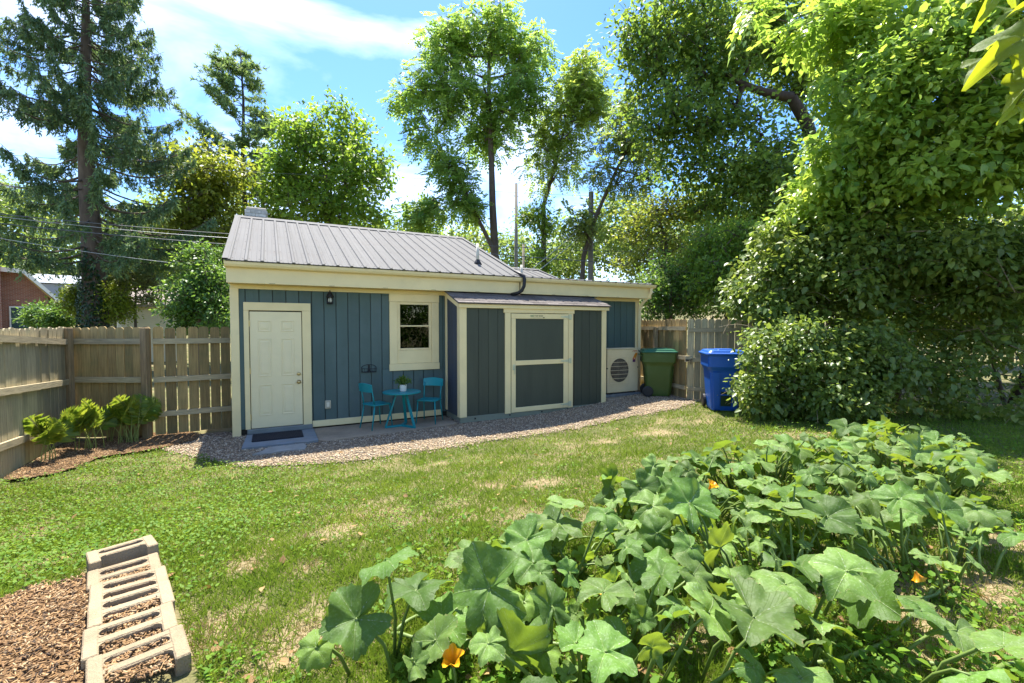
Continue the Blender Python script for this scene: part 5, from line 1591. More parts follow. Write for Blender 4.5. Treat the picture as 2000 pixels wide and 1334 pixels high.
thicket('bramble_bush', 'pale flecked bramble bush spilling over the blue bin', [(1545, 690, 7.9, 85, 65), (1500, 760, 7.8, 50, 45), (1610, 760, 7.6, 90, 50), (1680, 700, 7.7, 95, 65)],
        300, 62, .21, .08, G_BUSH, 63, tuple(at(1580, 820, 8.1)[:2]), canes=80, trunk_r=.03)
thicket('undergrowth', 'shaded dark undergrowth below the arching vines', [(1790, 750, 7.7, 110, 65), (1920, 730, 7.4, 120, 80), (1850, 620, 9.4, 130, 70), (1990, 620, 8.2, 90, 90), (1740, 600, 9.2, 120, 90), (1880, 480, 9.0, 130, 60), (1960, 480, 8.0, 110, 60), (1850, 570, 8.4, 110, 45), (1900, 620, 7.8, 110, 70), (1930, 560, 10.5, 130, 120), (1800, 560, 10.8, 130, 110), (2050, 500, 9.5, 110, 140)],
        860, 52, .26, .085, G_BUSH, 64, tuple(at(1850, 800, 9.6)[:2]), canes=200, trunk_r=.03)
broadleaf('walnut_sapling', 'leaning branch of long arched leaflets above the vine mound', np.array([gp(1760, 8.9), at(1740, 500, 8.9), at(1730, 250, 8.8), at(1720, 90, 8.5), at(1650, 30, 8.2)]), [(1590, 25, 8.0, 70, 14), (1680, 10, 8.0, 60, 20), (1480, 10, 8.1, 30, 10)], 16, 10, .22, .42, G_VINE, 66, .05, pinnate=True, droop=.5, twigs=False)
# dead woody tangle inside
rngt = np.random.default_rng(5)
n = 420
ct = np.array([at(1800, 560, 8.3), at(1880, 620, 8.2), at(1720, 520, 8.6), at(1950, 500, 8.0)])[rngt.integers(0, 4, n)]
A = ct + rngt.normal(0, 1, (n, 3)) * [.8, .8, .5]; Bv = A + unit(rngt.normal(0, 1, (n, 3)) * [1, 1, .45]) * rngt.uniform(.2, .7, (n, 1))
f0 = np.array([*at(1900, 800, 8.9)[:2], 0]); f0[2] = float(gz(f0[0], f0[1]))
tg = thing('dead_branches', 'bare brown tangle of dead twigs under the vines', 'branches', tuple(f0))
frusta('twigs', A - f0, Bv - f0, rngt.uniform(.003, .008, n), np.full(n, .002), mat('dead_twig', (.20, .14, .08), .9, .3, 8), tg, 4)['kind'] = 'stuff'
lb = [at(2040, 640, 8.6), at(1960, 560, 8.7), at(1890, 505, 8.7), at(1800, 480, 8.9)]
MB().tube([p - f0 for p in [np.array([f0[0] + .9, f0[1] - .3, f0[2]]) + 0, *lb]], [.07, .06, .05, .04, .02], 8).build('limb', BARKD, tg, True)

# ------------------------------------------------------------------ utility poles and lines
def pole(label, u, d, top_v, r0):
    b_ = gp(u, d); top = at(u, top_v, d); t = thing('utility_pole', label, 'pole', tuple(b_)); H = top[2] - b_[2]
    MB().tube([(0, 0, 0), (0, 0, H)], [r0, r0 * .8], 12).build('shaft', POLE, t, True)
    MB().tube([(0, 0, H), (0, 0, H + .02)], r0 * .78, 12).build('cap', GALV, t)
    for z in (.8, 1.6, 2.4):
        MB().tube([(-r0 - .06, 0, H - z), (r0 + .04, 0, H - z)], .02, 6).build('bracket', BLACK, t)
    return t


pole('bare grey utility pole in front of the slanting feathery tree', 1153, 21, 378, .14)
pole('thin utility pole between the two tall walnut trees', 1008, 30, 362, .13)
pole('short dark pole just above the small rear roof', 1022, 24, 478, .07)


def wire(label, P0, P1, sag, r, m=None):
    P0 = np.array(P0); P1 = np.array(P1); n = 18; f = np.linspace(0, 1, n)
    pts = P0 + (P1 - P0) * f[:, None]; pts[:, 2] -= sag * 4 * f * (1 - f)
    t = MB().tube(list(pts), r, 5).build('power_line', m or WIREM, None, True)
    return tag(t, label, 'cable', 'overhead cables')


wire('upper thick overhead cable crossing the spruce trunk', at(-60, 412, 14), at(700, 470, 19), .12, .014)
wire('grey twin cable just under the upper thick one', at(-60, 416, 14.1), at(640, 473, 19), .16, .009, WIREL)
wire('lower thick overhead cable crossing the spruce trunk', at(-60, 430, 14), at(700, 492, 19), .12, .016)
wire('thin pale cable sagging to the cottage eave beside the spruce', at(-60, 455, 15), at(560, 534, 17), .15, .008, WIREL)
wire('thin cable high across the spruce boughs', at(-60, 296, 17), at(900, 350, 24), .2, .008)
wire('thin cable sloping through the spruce foliage', at(-60, 350, 16), at(430, 420, 22), .15, .008)
wire('single thin cable against open sky above the roof', at(560, 335, 24), at(1290, 385, 24), .3, .009)
wire('thin cable low behind the roof ridge', at(560, 425, 22), at(1010, 470, 26), .15, .008)
wire('upper cable running past both poles', at(900, 476, 20), at(1250, 492, 19.5), .05, .013)
wire('lower thick cable running past both poles', at(900, 490, 20), at(1280, 517, 18), .06, .017)
wire('pale guy wire dropping from the bare pole to the roof', at(1150, 430, 20.8), np.array([7.2, 13.0, 3.4]), .05, .012, WIREL)
wire('second pale guy wire beside the first one', at(1151, 445, 20.8), np.array([7.45, 12.9, 3.4]), .05, .012, WIREL)


# ------------------------------------------------------------------ ferns by the fence
def fern(label, loc, n, H, seed, spread=.35):
    rng = np.random.default_rng(seed)
    t = thing('fern', label, 'fern', (loc[0], loc[1], float(gz(*loc)) + .03), 0, 'ferns by the fence')
    ST = mat('fern_stalk', (.22, .26, .06), .6, .15, 6)
    for k in range(n):
        th = rng.random() * 6.283; h = H * (.7 + .4 * rng.random()); out = spread * (.3 + .9 * rng.random())
        b0 = np.array([rng.normal(0, .07), rng.normal(0, .05), 0])
        f = np.linspace(0, 1, 9)
        pts = b0 + np.stack([math.cos(th) * out * f ** 1.6, math.sin(th) * out * f ** 1.6, h * (f - .22 * f ** 3)], 1)
        fr = MB().tube(list(pts), list(.006 * (1 - .75 * f)), 5).build('frond', ST, t)
        P, D, N, S = [], [], [], []
        for i in range(17):
            ff = .45 + .55 * i / 16
            p = np.array([np.interp(ff, f, pts[:, j]) for j in range(3)])
            tan = unit(np.array([np.interp(min(1, ff + .05), f, pts[:, j]) - np.interp(ff - .05, f, pts[:, j]) for j in range(3)]))
            sd = unit(np.cross(tan, [math.cos(th + .7), math.sin(th + .7), .2]))
            for sg in (-1, 1):
                L = .17 * math.sin(math.pi * (.12 + .86 * (i / 16)) ** .8) + .03
                dirp = sd * sg + tan * .45
                P.append(p); D.append(unit(dirp) + rng.normal(0, .08, 3) + np.array([0, 0, -.12])); N.append(np.cross(sd, tan) + rng.normal(0, .15, 3)); S.append(L * 1.05)
        leaves('pinnae', np.array(P), np.array(D), np.array(N), np.array(S), SLIM, G_FERN, rng, fr)
    return t


fern('tall fern clump nearest the fence post beside the gate', (-1.95, 9.02), 18, .88, 71, .42)
fern('middle fern clump in front of the corner post', (-2.37, 8.85), 12, .88, 72, .40)
fern('small fern clump leaning on the grey fence rail', (-2.66, 8.35), 7, .78, 73, .30)
fern('low young fern between the two big clumps', (-2.2, 9.25), 6, .7, 74, .3)

# ------------------------------------------------------------------ squash bed
def squash_leaf_mat(name, base, pale, trans_c, trans=.33, spots=0.0):
    m, n, l = nodes_of(name)
    out = n.new('ShaderNodeOutputMaterial'); b = n.new('ShaderNodeBsdfPrincipled'); tr = n.new('ShaderNodeBsdfTranslucent'); ms = n.new('ShaderNodeMixShader')
    uv = n.new('ShaderNodeUVMap'); sep = n.new('ShaderNodeSeparateXYZ'); l.new(uv.outputs[0], sep.inputs[0])
    oi = n.new('ShaderNodeObjectInfo'); tc_ = n.new('ShaderNodeTexCoord')

    def mth(op, a, b_=None, c=None):
        x = n.new('ShaderNodeMath'); x.operation = op
        for i, v in enumerate((a, b_, c)):
            if v is None: continue
            if hasattr(v, 'links'): l.new(v, x.inputs[i])
            else: x.inputs[i].default_value = v
        return x.outputs[0]
    th = mth('MULTIPLY', mth('SUBTRACT', sep.outputs[0], .5), 2 * math.pi); rr = sep.outputs[1]
    s = mth('MULTIPLY', mth('ABSOLUTE', mth('SINE', mth('MULTIPLY', th, 2.5))), rr)
    main = mth('SUBTRACT', 1.0, mth('SMOOTH_MIN', mth('DIVIDE', s, .040), 1.0, .1))
    # side veins leave the main ones at a slant
    w_ = mth('ABSOLUTE', mth('SINE', mth('ADD', mth('MULTIPLY', rr, 17.0), mth('MULTIPLY', s, -16.0))))
    sidev = mth('MULTIPLY', mth('SUBTRACT', 1.0, mth('SMOOTH_MIN', mth('DIVIDE', w_, .16), 1.0, .1)), .55)
    vein = mth('MAXIMUM', main, sidev)
    off = n.new('ShaderNodeVectorMath'); off.operation = 'MULTIPLY_ADD'; cmb = n.new('ShaderNodeCombineXYZ')
    for i in range(3): l.new(oi.outputs['Random'], cmb.inputs[i])
    l.new(cmb.outputs[0], off.inputs[0]); off.inputs[1].default_value = (31, 47, 59); l.new(tc_.outputs['Object'], off.inputs[2])
    nz_ = n.new('ShaderNodeTexNoise'); nz_.inputs['Scale'].default_value = 14; nz_.inputs['Detail'].default_value = 5; l.new(off.outputs[0], nz_.inputs['Vector'])
    nb = n.new('ShaderNodeTexNoise'); nb.inputs['Scale'].default_value = 3.5; nb.inputs['Detail'].default_value = 3; l.new(off.outputs[0], nb.inputs['Vector'])
    mot = n.new('ShaderNodeMapRange'); mot.inputs['From Min'].default_value = .52; mot.inputs['From Max'].default_value = .68; l.new(nz_.outputs['Fac'], mot.inputs['Value'])

    def mix(f, a, c):
        x = n.new('ShaderNodeMix'); x.data_type = 'RGBA'
        if hasattr(f, 'links'): l.new(f, x.inputs['Factor'])
        else: x.inputs['Factor'].default_value = f
        for s_, v in (('A', a), ('B', c)):
            if hasattr(v, 'links'): l.new(v, x.inputs[s_])
            else: x.inputs[s_].default_value = rgba(v)
        return x.outputs['Result']
    c0 = mix(nb.outputs['Fac'], [q * .6 for q in base], [q * 1.4 for q in base])
    c1 = mix(mth('MULTIPLY', vein, .6), c0, pale)
    c2 = mix(mth('MULTIPLY', mth('MULTIPLY', mot.outputs[0], mth('ADD', mth('MULTIPLY', vein, .9), .10)), .9), c1, (.55, .62, .48))
    if spots:
        vo = n.new('ShaderNodeTexVoronoi'); vo.inputs['Scale'].default_value = 9; l.new(off.outputs[0], vo.inputs['Vector'])
        sp_ = n.new('ShaderNodeMapRange'); sp_.inputs['From Min'].default_value = .16; sp_.inputs['From Max'].default_value = .10; l.new(vo.outputs['Distance'], sp_.inputs['Value'])
        gate = n.new('ShaderNodeMapRange'); gate.inputs['From Min'].default_value = .56; gate.inputs['From Max'].default_value = .60; l.new(nb.outputs['Fac'], gate.inputs['Value'])
        c2 = mix(mth('MULTIPLY', mth('MULTIPLY', sp_.outputs[0], gate.outputs[0]), spots), c2, (.16, .08, .03))
        edge = n.new('ShaderNodeMapRange'); edge.inputs['From Min'].default_value = .93; edge.inputs['From Max'].default_value = 1.0; l.new(rr, edge.inputs['Value'])
        c2 = mix(mth('MULTIPLY', mth('MULTIPLY', edge.outputs[0], mot.outputs[0]), .8), c2, (.30, .20, .08))
    hs = n.new('ShaderNodeHueSaturation'); mr = n.new('ShaderNodeMapRange'); mr.inputs['To Min'].default_value = .62; mr.inputs['To Max'].default_value = 1.38
    l.new(oi.outputs['Random'], mr.inputs['Value']); l.new(mr.outputs[0], hs.inputs['Value']); l.new(c2, hs.inputs['Color'])
    l.new(hs.outputs[0], b.inputs['Base Color']); b.inputs['Roughness'].default_value = .55; b.inputs['Specular IOR Level'].default_value = .22
    b.inputs['Sheen Weight'].default_value = .03; b.inputs['Sheen Roughness'].default_value = .4
    tcx = mix(mth('MULTIPLY', vein, .5), trans_c, [q * .6 for q in trans_c]); l.new(tcx, tr.inputs['Color'])
    bp_ = n.new('ShaderNodeBump'); bp_.inputs['Strength'].default_value = .5; bp_.inputs['Distance'].default_value = .006
    hgt = mth('SUBTRACT', mth('MULTIPLY', nz_.outputs['Fac'], .6), mth('MULTIPLY', vein, 1.0)); l.new(hgt, bp_.inputs['Height'])
    l.new(bp_.outputs[0], b.inputs['Normal'])
    ms.inputs[0].default_value = trans
    l.new(b.outputs[0], ms.inputs[1]); l.new(tr.outputs[0], ms.inputs[2]); l.new(ms.outputs[0], out.inputs[0])
    return m


SQ1 = squash_leaf_mat('squash_leaf', (.085, .165, .028), (.24, .31, .10), (.26, .38, .03))
SQ2 = squash_leaf_mat('squash_leaf_spotted', (.11, .185, .038), (.27, .33, .12), (.30, .40, .03), spots=.9)
SQY = squash_leaf_mat('squash_leaf_young', (.14, .23, .04), (.25, .33, .10), (.30, .42, .03), .4)
SQST = leaf_mat('squash_stem', (.13, .20, .045), (.20, .26, .07), .15, rough=.5)


def squash_leaf_mesh(seed, m, pointed=False, nt=60, nr=12):
    rng = np.random.default_rng(seed)
    th = np.linspace(-math.pi, math.pi, nt + 1)
    lob = .5 + .5 * np.cos(5 * th)
    rim = .80 + (.20 if not pointed else .42) * lob ** (1.0 if not pointed else 1.5) - (.0 if not pointed else .16)
    rim *= 1 - .74 * np.exp(-((math.pi - np.abs(th)) / .26) ** 2)
    rim *= 1 + .05 * np.sin(th * 2 + rng.random() * 6) + .035 * np.sin(th * 23 + rng.random() * 6) * (1 if not pointed else .3) + .02 * rng.normal(size=nt + 1)
    if rng.random() < .5:
        for _ in range(rng.integers(1, 4)):      # torn notches
            c = rng.uniform(-2.6, 2.6); rim *= 1 - rng.uniform(.12, .34) * np.exp(-((th - c) / rng.uniform(.05, .12)) ** 2)
    cup = rng.uniform(-.65, .65); fold = rng.uniform(.10, .42); ruf = rng.uniform(.05, .15); ph = rng.random(4) * 6.28
    bend = rng.uniform(-.5, .15); side = rng.uniform(-.25, .25)
    V, UV = [], []
    for i in range(nr + 1):
        f = i / nr
        r = f * rim
        x = r * np.sin(th); y = r * np.cos(th) * 1.02
        z = cup * r ** 2 * .55 + .12 * (1 - np.exp(-(f * 4) ** 2)) - fold * r * (1 - np.abs(np.sin(2.5 * th))) * .55
        z = z + ruf * f ** 2.5 * (np.sin(4 * th + ph[0]) + .7 * np.sin(7 * th + ph[1])) + bend * np.maximum(0, y) ** 2 * .55 + side * x * np.abs(x) * .6
        z = z - .30 * np.maximum(0, r - .78) * (1 + np.sin(3 * th + ph[2]))
        z = z + .018 * np.sin(9 * x + ph[3]) * np.sin(8 * y + ph[1])
        V.append(np.stack([x, y, z], 1)); UV.append(np.stack([th / (2 * math.pi) + .5, np.full(nt + 1, f)], 1))
    V = np.concatenate(V); UV = np.concatenate(UV)
    j, i = np.meshgrid(np.arange(nr), np.arange(nt), indexing='ij'); q = (j * (nt + 1) + i).ravel()
    F = np.stack([q, q + nt + 1, q + nt + 2, q + 1], 1)
    me = np_mesh('leaf', V, F, m, smooth=True)
    uvl = me.uv_layers.new(name='UVMap'); uvl.data.foreach_set('uv', UV[F.ravel()].astype(np.float32).ravel())
    return me


LEAFM = [squash_leaf_mesh(100 + k, (SQ1, SQ2, SQ1, SQ2)[k % 4]) for k in range(24)]
YOUNG = [squash_leaf_mesh(300 + k, SQY) for k in range(4)]
rngs = np.random.default_rng(78)
poly = np.array([on_z(u, v, .80)[:2] for u, v in ((440, 1400), (600, 1230), (720, 1125), (860, 1050), (1000, 975), (1180, 925), (1290, 872), (1440, 850), (1600, 824), (1760, 806), (1900, 836), (1960, 950), (1900, 1040), (1690, 1085), (1640, 1130), (1700, 1240), (1990, 1260), (2060, 1500), (700, 1560))])


def inside(p, pg):
    x, y = p; c = False; j = len(pg) - 1
    for i in range(len(pg)):
        if (pg[i][1] > y) != (pg[j][1] > y) and x < (pg[j][0] - pg[i][0]) * (y - pg[i][1]) / (pg[j][1] - pg[i][1]) + pg[i][0]: c = not c
        j = i
    return c


lo_, hi_ = poly.min(0), poly.max(0)
spots = []
tries = 0
while len(spots) < 285 and tries < 16000:
    tries += 1
    p = lo_ + (hi_ - lo_) * rngs.random(2)
    if not inside(p, poly): continue
    dd_ = float(p @ FWD[:2])
    if dd_ < .95: continue
    if dd_ > 3.6 and rngs.random() < .35: continue
    if p @ RGT[:2] / dd_ > .62 and dd_ < 2.7 and rngs.random() < .6: continue
    if nz(p[0], p[1], 3.4, 9.0) < .36: continue
    if any((p[0] - q[0]) ** 2 + (p[1] - q[1]) ** 2 < .122 ** 2 for q in spots): continue
    spots.append(p)
spots = np.array(spots)
# extra stray leaves to the side of the bed and on the far vine runners
stray = np.array([on_z(u, v, .62)[:2] for u, v in ((1850, 1010), (1905, 1015), (1760, 890), (1830, 905), (1880, 895), (1870, 1200), (1800, 1190), (1960, 1290), (1900, 1310), (1755, 1130), (1990, 1040))])
plants_uv = [(760, 1250, 'bed edge by the lawn, closest to the concrete blocks'), (1010, 1130, 'lawn edge of the bed with a torn dark leaf'), (1240, 1010, 'tall stalked part of the bed facing the shed door'), (1480, 950, 'back of the bed facing the blue bin'),
             (1760, 930, 'far runner tip growing towards the dark undergrowth'), (1150, 1290, 'front of the bed with the orange blossom'), (1520, 1180, 'middle of the bed with the largest mottled leaves'), (1850, 1150, 'open vine with sparse leaves over bare soil')]
bases = np.array([on_z(u, v, .36)[:2] for u, v, _ in plants_uv])
plants = []
for (u, v, lab), bpos in zip(plants_uv, bases):
    plants.append(thing('squash_plant', 'squash plant: ' + lab, 'squash plant', (bpos[0], bpos[1], float(gz(*bpos))), 0, 'squash plants in the bed'))


def add_leaf(p, pl, hgt, size, me, tilt=None, az=None):
    bpos = np.array(plants[pl].location)
    g = float(gz(p[0], p[1]))
    tip = np.array([p[0], p[1], g + hgt])
    # stalk rises from the ground on the plant's side of the leaf
    toward = unit((bpos - tip) * [1, 1, 0] + rngs.normal(0, .15, 3) * [1, 1, 0])
    foot = tip + toward * min(.22, .3 * np.linalg.norm((bpos - tip)[:2]) + .05) ; foot[2] = float(gz(foot[0], foot[1])) - .01
    mid1 = foot * .66 + tip * .34 + np.array([0, 0, .07]) + rngs.normal(0, .015, 3); mid2 = foot * .3 + tip * .7 + np.array([0, 0, .05])
    tl = abs(rngs.normal(R(20), R(32))) if tilt is None else tilt
    az_ = rngs.uniform(0, 6.283) if az is None else az
    # leaf faces mostly up, tilted; many lean to the camera side
    nrm = unit(np.array([math.sin(tl) * math.cos(az_), math.sin(tl) * math.sin(az_), math.cos(tl)]) + np.array([-FWD[0], -FWD[1], 0]) * rngs.uniform(-.12, .38))
    yd = unit(rngs.normal(0, 1, 3) * [1, 1, 0] - toward * .6); yd = unit(yd - nrm * (yd @ nrm)); xd = np.cross(yd, nrm)
    Mx = Matrix(((xd[0], yd[0], nrm[0], tip[0] - bpos[0]), (xd[1], yd[1], nrm[1], tip[1] - bpos[1]), (xd[2], yd[2], nrm[2], tip[2] - bpos[2]), (0, 0, 0, 1))) @ Matrix.Scale(size, 4)
    o = obj('leaf', me, plants[pl]); o.matrix_local = Mx
    MB().tube([q - bpos for q in (foot, mid1, mid2, tip + nrm * .004)], [.0085, .0075, .0062, .0045], 6).build('leaf_stalk', SQST, plants[pl], True)


for i, p in enumerate(spots):
    pl = int(np.argmin(np.linalg.norm(bases - p, axis=1)))
    depth = float(p @ FWD[:2])
    h = rngs.uniform(.14, .34) + .24 * float(nz(p[0], p[1], 4.0, 2.0)) * rngs.random() * (1.0 if depth > 1.7 else .82)
    add_leaf(p, pl, h, (.055 + .125 * rngs.random() ** 1.25), LEAFM[i % len(LEAFM)])
for i, p in enumerate(stray):
    pl = int(np.argmin(np.linalg.norm(bases - p, axis=1)))
    add_leaf(p, pl, rngs.uniform(.14, .34), rngs.uniform(.09, .145), LEAFM[(i * 5) % len(LEAFM)])
# young leaves low between the big ones
for i in range(180):
    p = spots[rngs.integers(0, len(spots))] + rngs.normal(0, .09, 2)
    if float(p @ FWD[:2]) < 1.0: continue
    add_leaf(p, int(np.argmin(np.linalg.norm(bases - p, axis=1))), rngs.uniform(.08, .30), rngs.uniform(.04, .09), YOUNG[i % 4])
# creeping vines between plants
for a, b in ((7, 6), (7, 4), (6, 5), (4, 3), (3, 2), (2, 1), (1, 0), (5, 0), (6, 2)):
    pa, pb = bases[a], bases[b]; pts = []
    nrm2 = np.array([-(pb - pa)[1], (pb - pa)[0]]); am = rngs.uniform(-.14, .14)
    for f in np.linspace(0, 1, 16):
        q = pa + (pb - pa) * f + nrm2 * am * math.sin(f * 6.3) + rngs.normal(0, .008, 2)
        pts.append(np.array([q[0], q[1], float(gz(*q)) + .022 + .02 * abs(math.sin(f * 9))]) - np.array(plants[a].location))
    MB().tube(pts, .0095, 7).build('vine', SQST, plants[a], True)
rp = plants[7]
o3 = np.array(rp.location)
for cu_ in ([(1560, 1300), (1640, 1290), (1720, 1260), (1800, 1180), (1860, 1100), (1880, 1040)], [(2040, 1290), (1960, 1300), (1900, 1330), (1840, 1300), (1780, 1290)]):
    MB().tube([np.array([*on_z(u, v, .385)]) - o3 for u, v in cu_], .012, 7).build('vine', SQST, rp, True)
# blossoms
ORANGE = leaf_mat('squash_blossom', (.55, .20, .008), (.75, .38, .012), .35)


def blossom(pl, pos, s, nrm):
    rng = np.random.default_rng(int(pos[0] * 1000) % 999)
    P, Dv = [], []
    t = plants[pl]; o = np.array(t.location)
    nt = 30; rings = []
    nrm = unit(np.array(nrm, float)); a = unit(np.cross(nrm, [0.3, 0.2, 1])); b_ = np.cross(nrm, a)
    for f in np.linspace(0, 1, 7):
        ring_ = []
        for k in range(nt):
            th = 2 * math.pi * k / nt; lob = .5 + .5 * math.cos(5 * th)
            r = s * (.12 + .75 * f ** 1.6 * (.55 + .45 * lob)); h = s * (1.1 * f + .25 * f * f * lob - .35 * f ** 4 * lob)
            ring_.append(pos - o + a * r * math.cos(th) + b_ * r * math.sin(th) + nrm * h)
        rings.append(ring_)
    m = MB().loft(rings, cap=False).build('blossom', ORANGE, t, True)
    at_ = m.data.attributes.new('rnd', 'FLOAT', 'FACE'); at_.data.foreach_set('value', np.repeat(np.linspace(.2, 1, 6), nt).astype(np.float32)[:len(m.data.polygons)])
    g = np.array([pos[0], pos[1], float(gz(pos[0], pos[1]))])
    MB().tube([g - o, (g * .4 + pos * .6) - o + np.array([.01, 0, .02]), pos - o], .005, 6).build('flower_stalk', SQST, t, True)


for (u, v, d, s, nn) in ((885, 1300, 1.75, .058, (-.2, -.3, .9)), (1195, 1165, 2.15, .045, (-.4, .2, .6)), (1385, 955, 3.1, .05, (.2, -.4, .7)), (1787, 1115, 2.5, .045, (.1, -.3, -.7))):
    pos = at(u, v, d); blossom(5 if u == 885 else int(np.argmin(np.linalg.norm(bases - pos[:2], axis=1))), pos, s, nn)

# branch tip hanging into the top corner, close to the lens
NEAR = squash_leaf_mat('moonvine_leaf', (.11, .18, .03), (.20, .26, .08), (.46, .52, .02), .5, spots=.8)
hv = thing('hanging_vine', 'large lime green pointed leaves hanging in from the upper corner', 'vine', tuple(at(2140, -120, 1.7)))
hb = np.array(hv.location)
HL = [squash_leaf_mesh(500 + k, NEAR, pointed=True) for k in range(5)]
stemp = [at(2140, -120, 1.7), at(2060, -30, 1.55), at(2025, 60, 1.5), at(2030, 150, 1.5), at(2050, 250, 1.5)]
MB().tube([p - hb for p in stemp], [.006, .005, .0045, .004, .003], 7).build('stem', SQST, hv, True)
for i, (u, v, d, sz, tipu, tipv, face) in enumerate(((2010, 20, 1.52, 0.122, 1925, 40, (-.5, -.4, .7)), (2000, 75, 1.45, 0.151, 1910, 125, (.1, -.75, .6)), (2012, 120, 1.5, 0.104, 1960, 190, (-.3, -.7, .5)), (1935, 115, 1.6, 0.110, 1845, 165, (-.2, -.3, .9)), (2010, 165, 1.5, 0.099, 1940, 230, (-.5, -.6, .4)), (1985, 205, 1.55, 0.082, 1945, 250, (.3, -.7, .6)), (1960, -30, 1.55, 0.116, 1910, 40, (.2, -.5, .8)))):
    c = at(u, v, d); tip = at(tipu, tipv, d - .03); yd = unit(tip - c); nrm = unit(np.array([FWD[0], FWD[1], 0]) * (face[1]) + RGT * face[0] + np.array([0, 0, face[2]])); nrm = unit(nrm - yd * (nrm @ yd)); xd = np.cross(yd, nrm); q = c - hb
    o = obj('leaf', HL[i % 5], hv)
    o.matrix_local = Matrix(((xd[0], yd[0], nrm[0], q[0]), (xd[1], yd[1], nrm[1], q[1]), (xd[2], yd[2], nrm[2], q[2]), (0, 0, 0, 1))) @ Matrix.Diagonal((sz * .62, sz * 1.1, sz, 1))
    j = min(range(5), key=lambda k: np.linalg.norm(stemp[k] - c))
    MB().tube([stemp[j] - hb, (stemp[j] + c) / 2 - hb + np.array([0, 0, .01]), c - hb], .003, 6).build('leaf_stalk', SQST, hv, True)

# ------------------------------------------------------------------ lawn
GRASS = leaf_mat('grass_blades', (.078, .165, .016), (.20, .285, .04), .42, rough=.6, spec=.2)
STRAW = leaf_mat('dry_grass', (.30, .24, .125), (.44, .37, .22), .2, rough=.8, spec=.1)
WEED = leaf_mat('lawn_weeds', (.07, .175, .014), (.17, .285, .025), .42, rough=.6, spec=.2)
BLADE = (np.array([(-.5, 0, 0), (.5, 0, 0), (.34, .55, .0), (-.34, .55, 0), (0, 1, -.0)]), np.array([(0, 1, 2), (0, 2, 3), (3, 2, 4)]))


def lawn_ok(x, y):
    base = (y < path_lo(x) + .16 * nz(x, y, 6.5, 3.0) ** 2) & (x > -2.84) & (x < 12) | ((x < -.7) & (y < 7.9 - .9 * np.clip(x + 1.6, 0, 1)) & (x > -2.84))
    base &= ~bed_mask(x, y) | (y > 4.5)
    base &= ~fern_bed(x, y)
    s = (x - B0[0]) * side[0] + (y - B0[1]) * side[1]; t = (x - B0[0]) * bd[0] + (y - B0[1]) * bd[1]
    base &= ~((np.abs(s) < .19) & (t > -.17) & (t < 1.7))
    return base


def scatter(n, rng, near=.45):
    """ground points, denser close to the camera"""
    d = np.where(rng.random(n) < .5, .9 + 10.5 * rng.random(n) ** (1.0 / near * .55), 1.0 / (1 / 11.0 + rng.random(n) * (1 / 1.3 - 1 / 11.0)))
    u = rng.uniform(-1.42, 1.42, n) * 1000 / FPX
    x = d * (FWD[0] / math.cos(_p)) + u * d * RGT[0]; y = d * (FWD[1] / math.cos(_p)) + u * d * RGT[1]
    return x, y, d


def blades(name, n, m, rng, hmin, hmax, width, accept, label, lean=.75):
    x, y, d = scatter(n, rng)
    k = lawn_ok(x, y) & (rng.random(n) < accept(x, y)); x, y, d = x[k], y[k], d[k]
    P = np.stack([x, y, gz(x, y) - .004], 1)
    kk = in_view(P + np.array([0, 0, .03]), .35); P, d = P[kk], d[kk]
    a = rng.random(len(P)) * 6.283; ln_ = rng.normal(0, lean, len(P))
    h = rng.uniform(hmin, hmax, len(P)) * (.75 + .5 * nz(P[:, 0], P[:, 1], 3.0, 1.0))
    D = np.stack([np.cos(a) * ln_, np.sin(a) * ln_, np.ones(len(P))], 1)
    N = np.stack([-np.sin(a), np.cos(a), .3 * np.ones(len(P))], 1) + rng.normal(0, .3, (len(P), 3))
    y_ = unit(D); x_ = unit(np.cross(y_, N)); wv = width * (1 + .14 * d)
    T, F = BLADE
    bend = np.stack([np.cos(a), np.sin(a), -.5 * np.ones(len(P))], 1) * (h * rng.uniform(.1, .5, len(P)))[:, None]
    V = P[:, None] + x_[:, None] * T[None, :, 0:1] * wv[:, None, None] + y_[:, None] * T[None, :, 1:2] * h[:, None, None] + bend[:, None] * (T[None, :, 1:2] ** 2)
    Fa = (F[None] + (np.arange(len(P)) * 5)[:, None, None]).reshape(-1, 3)
    tone = .55 * nz(P[:, 0], P[:, 1], 2.3, 3.0) + .45 * rng.random(len(P))
    o = obj(name, np_mesh(name, V.reshape(-1, 3), Fa, m, rnd=np.repeat(tone, 3)))
    return tag(o, label, 'grass', kind='stuff')


blades('grass', 600000, GRASS, np.random.default_rng(81), .03, .075, .0042, lambda x, y: 1 - bare(x, y), 'short patchy green lawn grass between path and squash bed')
blades('dry_grass', 300000, STRAW, np.random.default_rng(82), .02, .06, .0036, lambda x, y: .10 + .85 * bare(x, y), 'dry straw coloured grass in the thin lawn patches', 2.6)

blades('grass', 150000, GRASS, np.random.default_rng(86), .06, .13, .0048, lambda x, y: sstep(.60, .74, nz(x, y, 5.5, 8.0)) * (1 - .8 * bare(x, y)), 'taller green grass tufts scattered over the lawn', .55)
rl = np.random.default_rng(87)
x, y, d = scatter(5000, rl); k = lawn_ok(x, y) | ((y > 6.4) & (y < 7.6) & (x > 0) & (x < 7)); k &= rl.random(5000) < .09
P = np.stack([x, y, gz(x, y) + .03], 1)[k]
tag(leaves('fallen_leaves', P, rl.normal(size=P.shape) * [1, 1, .2], rl.normal(size=P.shape) * .3 + [0, 0, 1], .03 + .04 * rl.random(len(P)), LEAF4, leaf_mat('brown_leaf', (.16, .09, .03), (.33, .22, .09), .2, rough=.8), rl), 'brown fallen leaves scattered on lawn and gravel', 'leaves', kind='stuff')
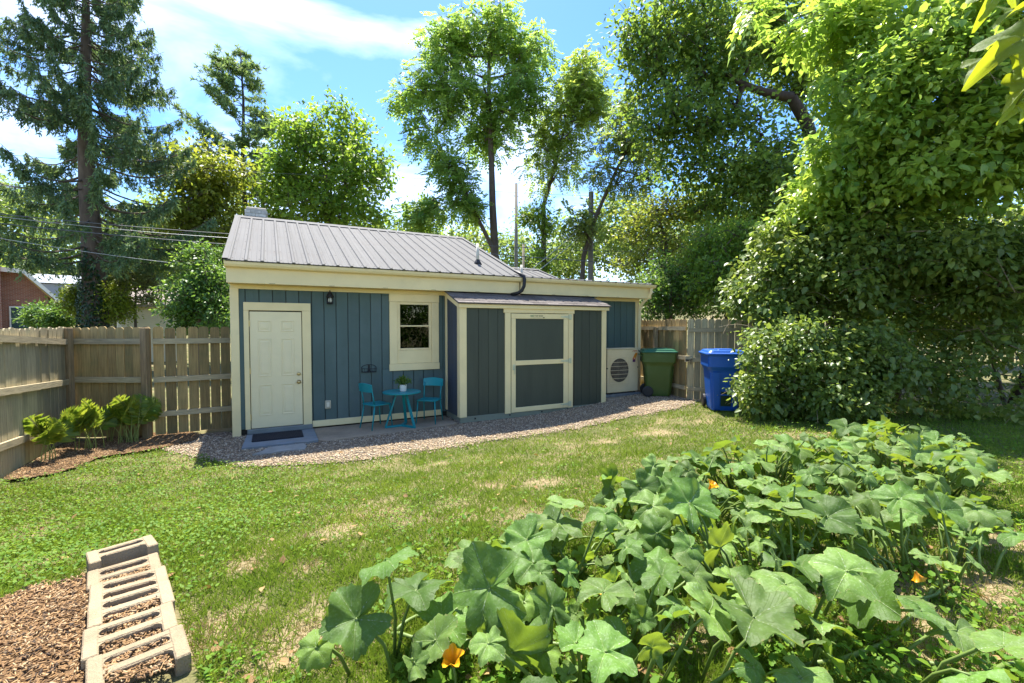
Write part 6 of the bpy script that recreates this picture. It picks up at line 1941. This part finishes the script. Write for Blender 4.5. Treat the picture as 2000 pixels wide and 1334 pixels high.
# broad-leaved weeds: thick at the far lawn corner by the grey fence, scattered elsewhere
rw = np.random.default_rng(83)
x, y, d = scatter(200000, rw)
wd_ = np.clip(sstep(1.2, -.8, x) * sstep(3.4, 4.4, y) * sstep(9.5, 7.0, y) * 1.15 + .30 * sstep(.52, .7, nz(x, y, 2.6, 5.0)), 0, 1)
k = lawn_ok(x, y) & (rw.random(len(x)) < wd_ * .7); x, y, d = x[k], y[k], d[k]
P = np.stack([x, y, gz(x, y) + .015 + .05 * rw.random(len(x))], 1); kk = in_view(P); P, d = P[kk], d[kk]
a = rw.random(len(P)) * 6.283
D = np.stack([np.cos(a), np.sin(a), .25 + .4 * rw.random(len(P))], 1); N = np.stack([-.3 * np.cos(a), -.3 * np.sin(a), np.ones(len(P))], 1) + rw.normal(0, .3, (len(P), 3))
tag(leaves('lawn_weeds', P, D, N, .012 + .016 * rw.random(len(P)) + .0012 * d, LEAF4, WEED, rw), 'bright green clover-like weeds in the lawn near the grey fence', 'weeds', kind='stuff')
# weeds and grass tufts under the squash and along the thicket edge
rw = np.random.default_rng(84)
n = 52000
x, y, d = scatter(n, rw)
u_ = (np.stack([x, y], 1) @ RGT[:2]) / d
k = (u_ > -.3) & (d < 8.2) & (rw.random(n) < np.where(u_ > .45, .75, .4) * sstep(.38, .6, nz(x, y, 2.2, 6.0))) & ((d < 3.6) | (u_ > .48)) & (y < 6)
P = np.stack([x, y, gz(x, y) + .01 + .09 * rw.random(n) ** 2], 1)[k]
a = rw.random(len(P)) * 6.283
D = np.stack([np.cos(a), np.sin(a), .3 + .5 * rw.random(len(P))], 1); N = np.stack([-.3 * np.cos(a), -.3 * np.sin(a), np.ones(len(P))], 1) + rw.normal(0, .35, (len(P), 3))
tag(leaves('ground_weeds', P, D, N, .02 + .035 * rw.random(len(P)), LEAF4, WEED, rw), 'low green weeds covering soil under the squash leaves', 'weeds', kind='stuff')
# foliage on the viewer's own side of the yard: only its mirror image in the window shows
rm = np.random.default_rng(92)
C = np.array([6.9, -6.4, 2.3]) + ball(150, rm, 3.0) * np.array([2.4, 1.2, 2.1])
P = leaf_cloud(C, 60, .4, rm)
tag(leaves('hedge_foliage', P, rm.normal(size=P.shape) + np.array([0, 0, -.4]), rm.normal(size=P.shape) * .6 + np.array([0, 0, .8]), .12 + .08 * rm.random(len(P)), LEAF2, G_DEEP, rm), 'dark leaves mirrored in the upper window pane', 'hedge', kind='stuff')
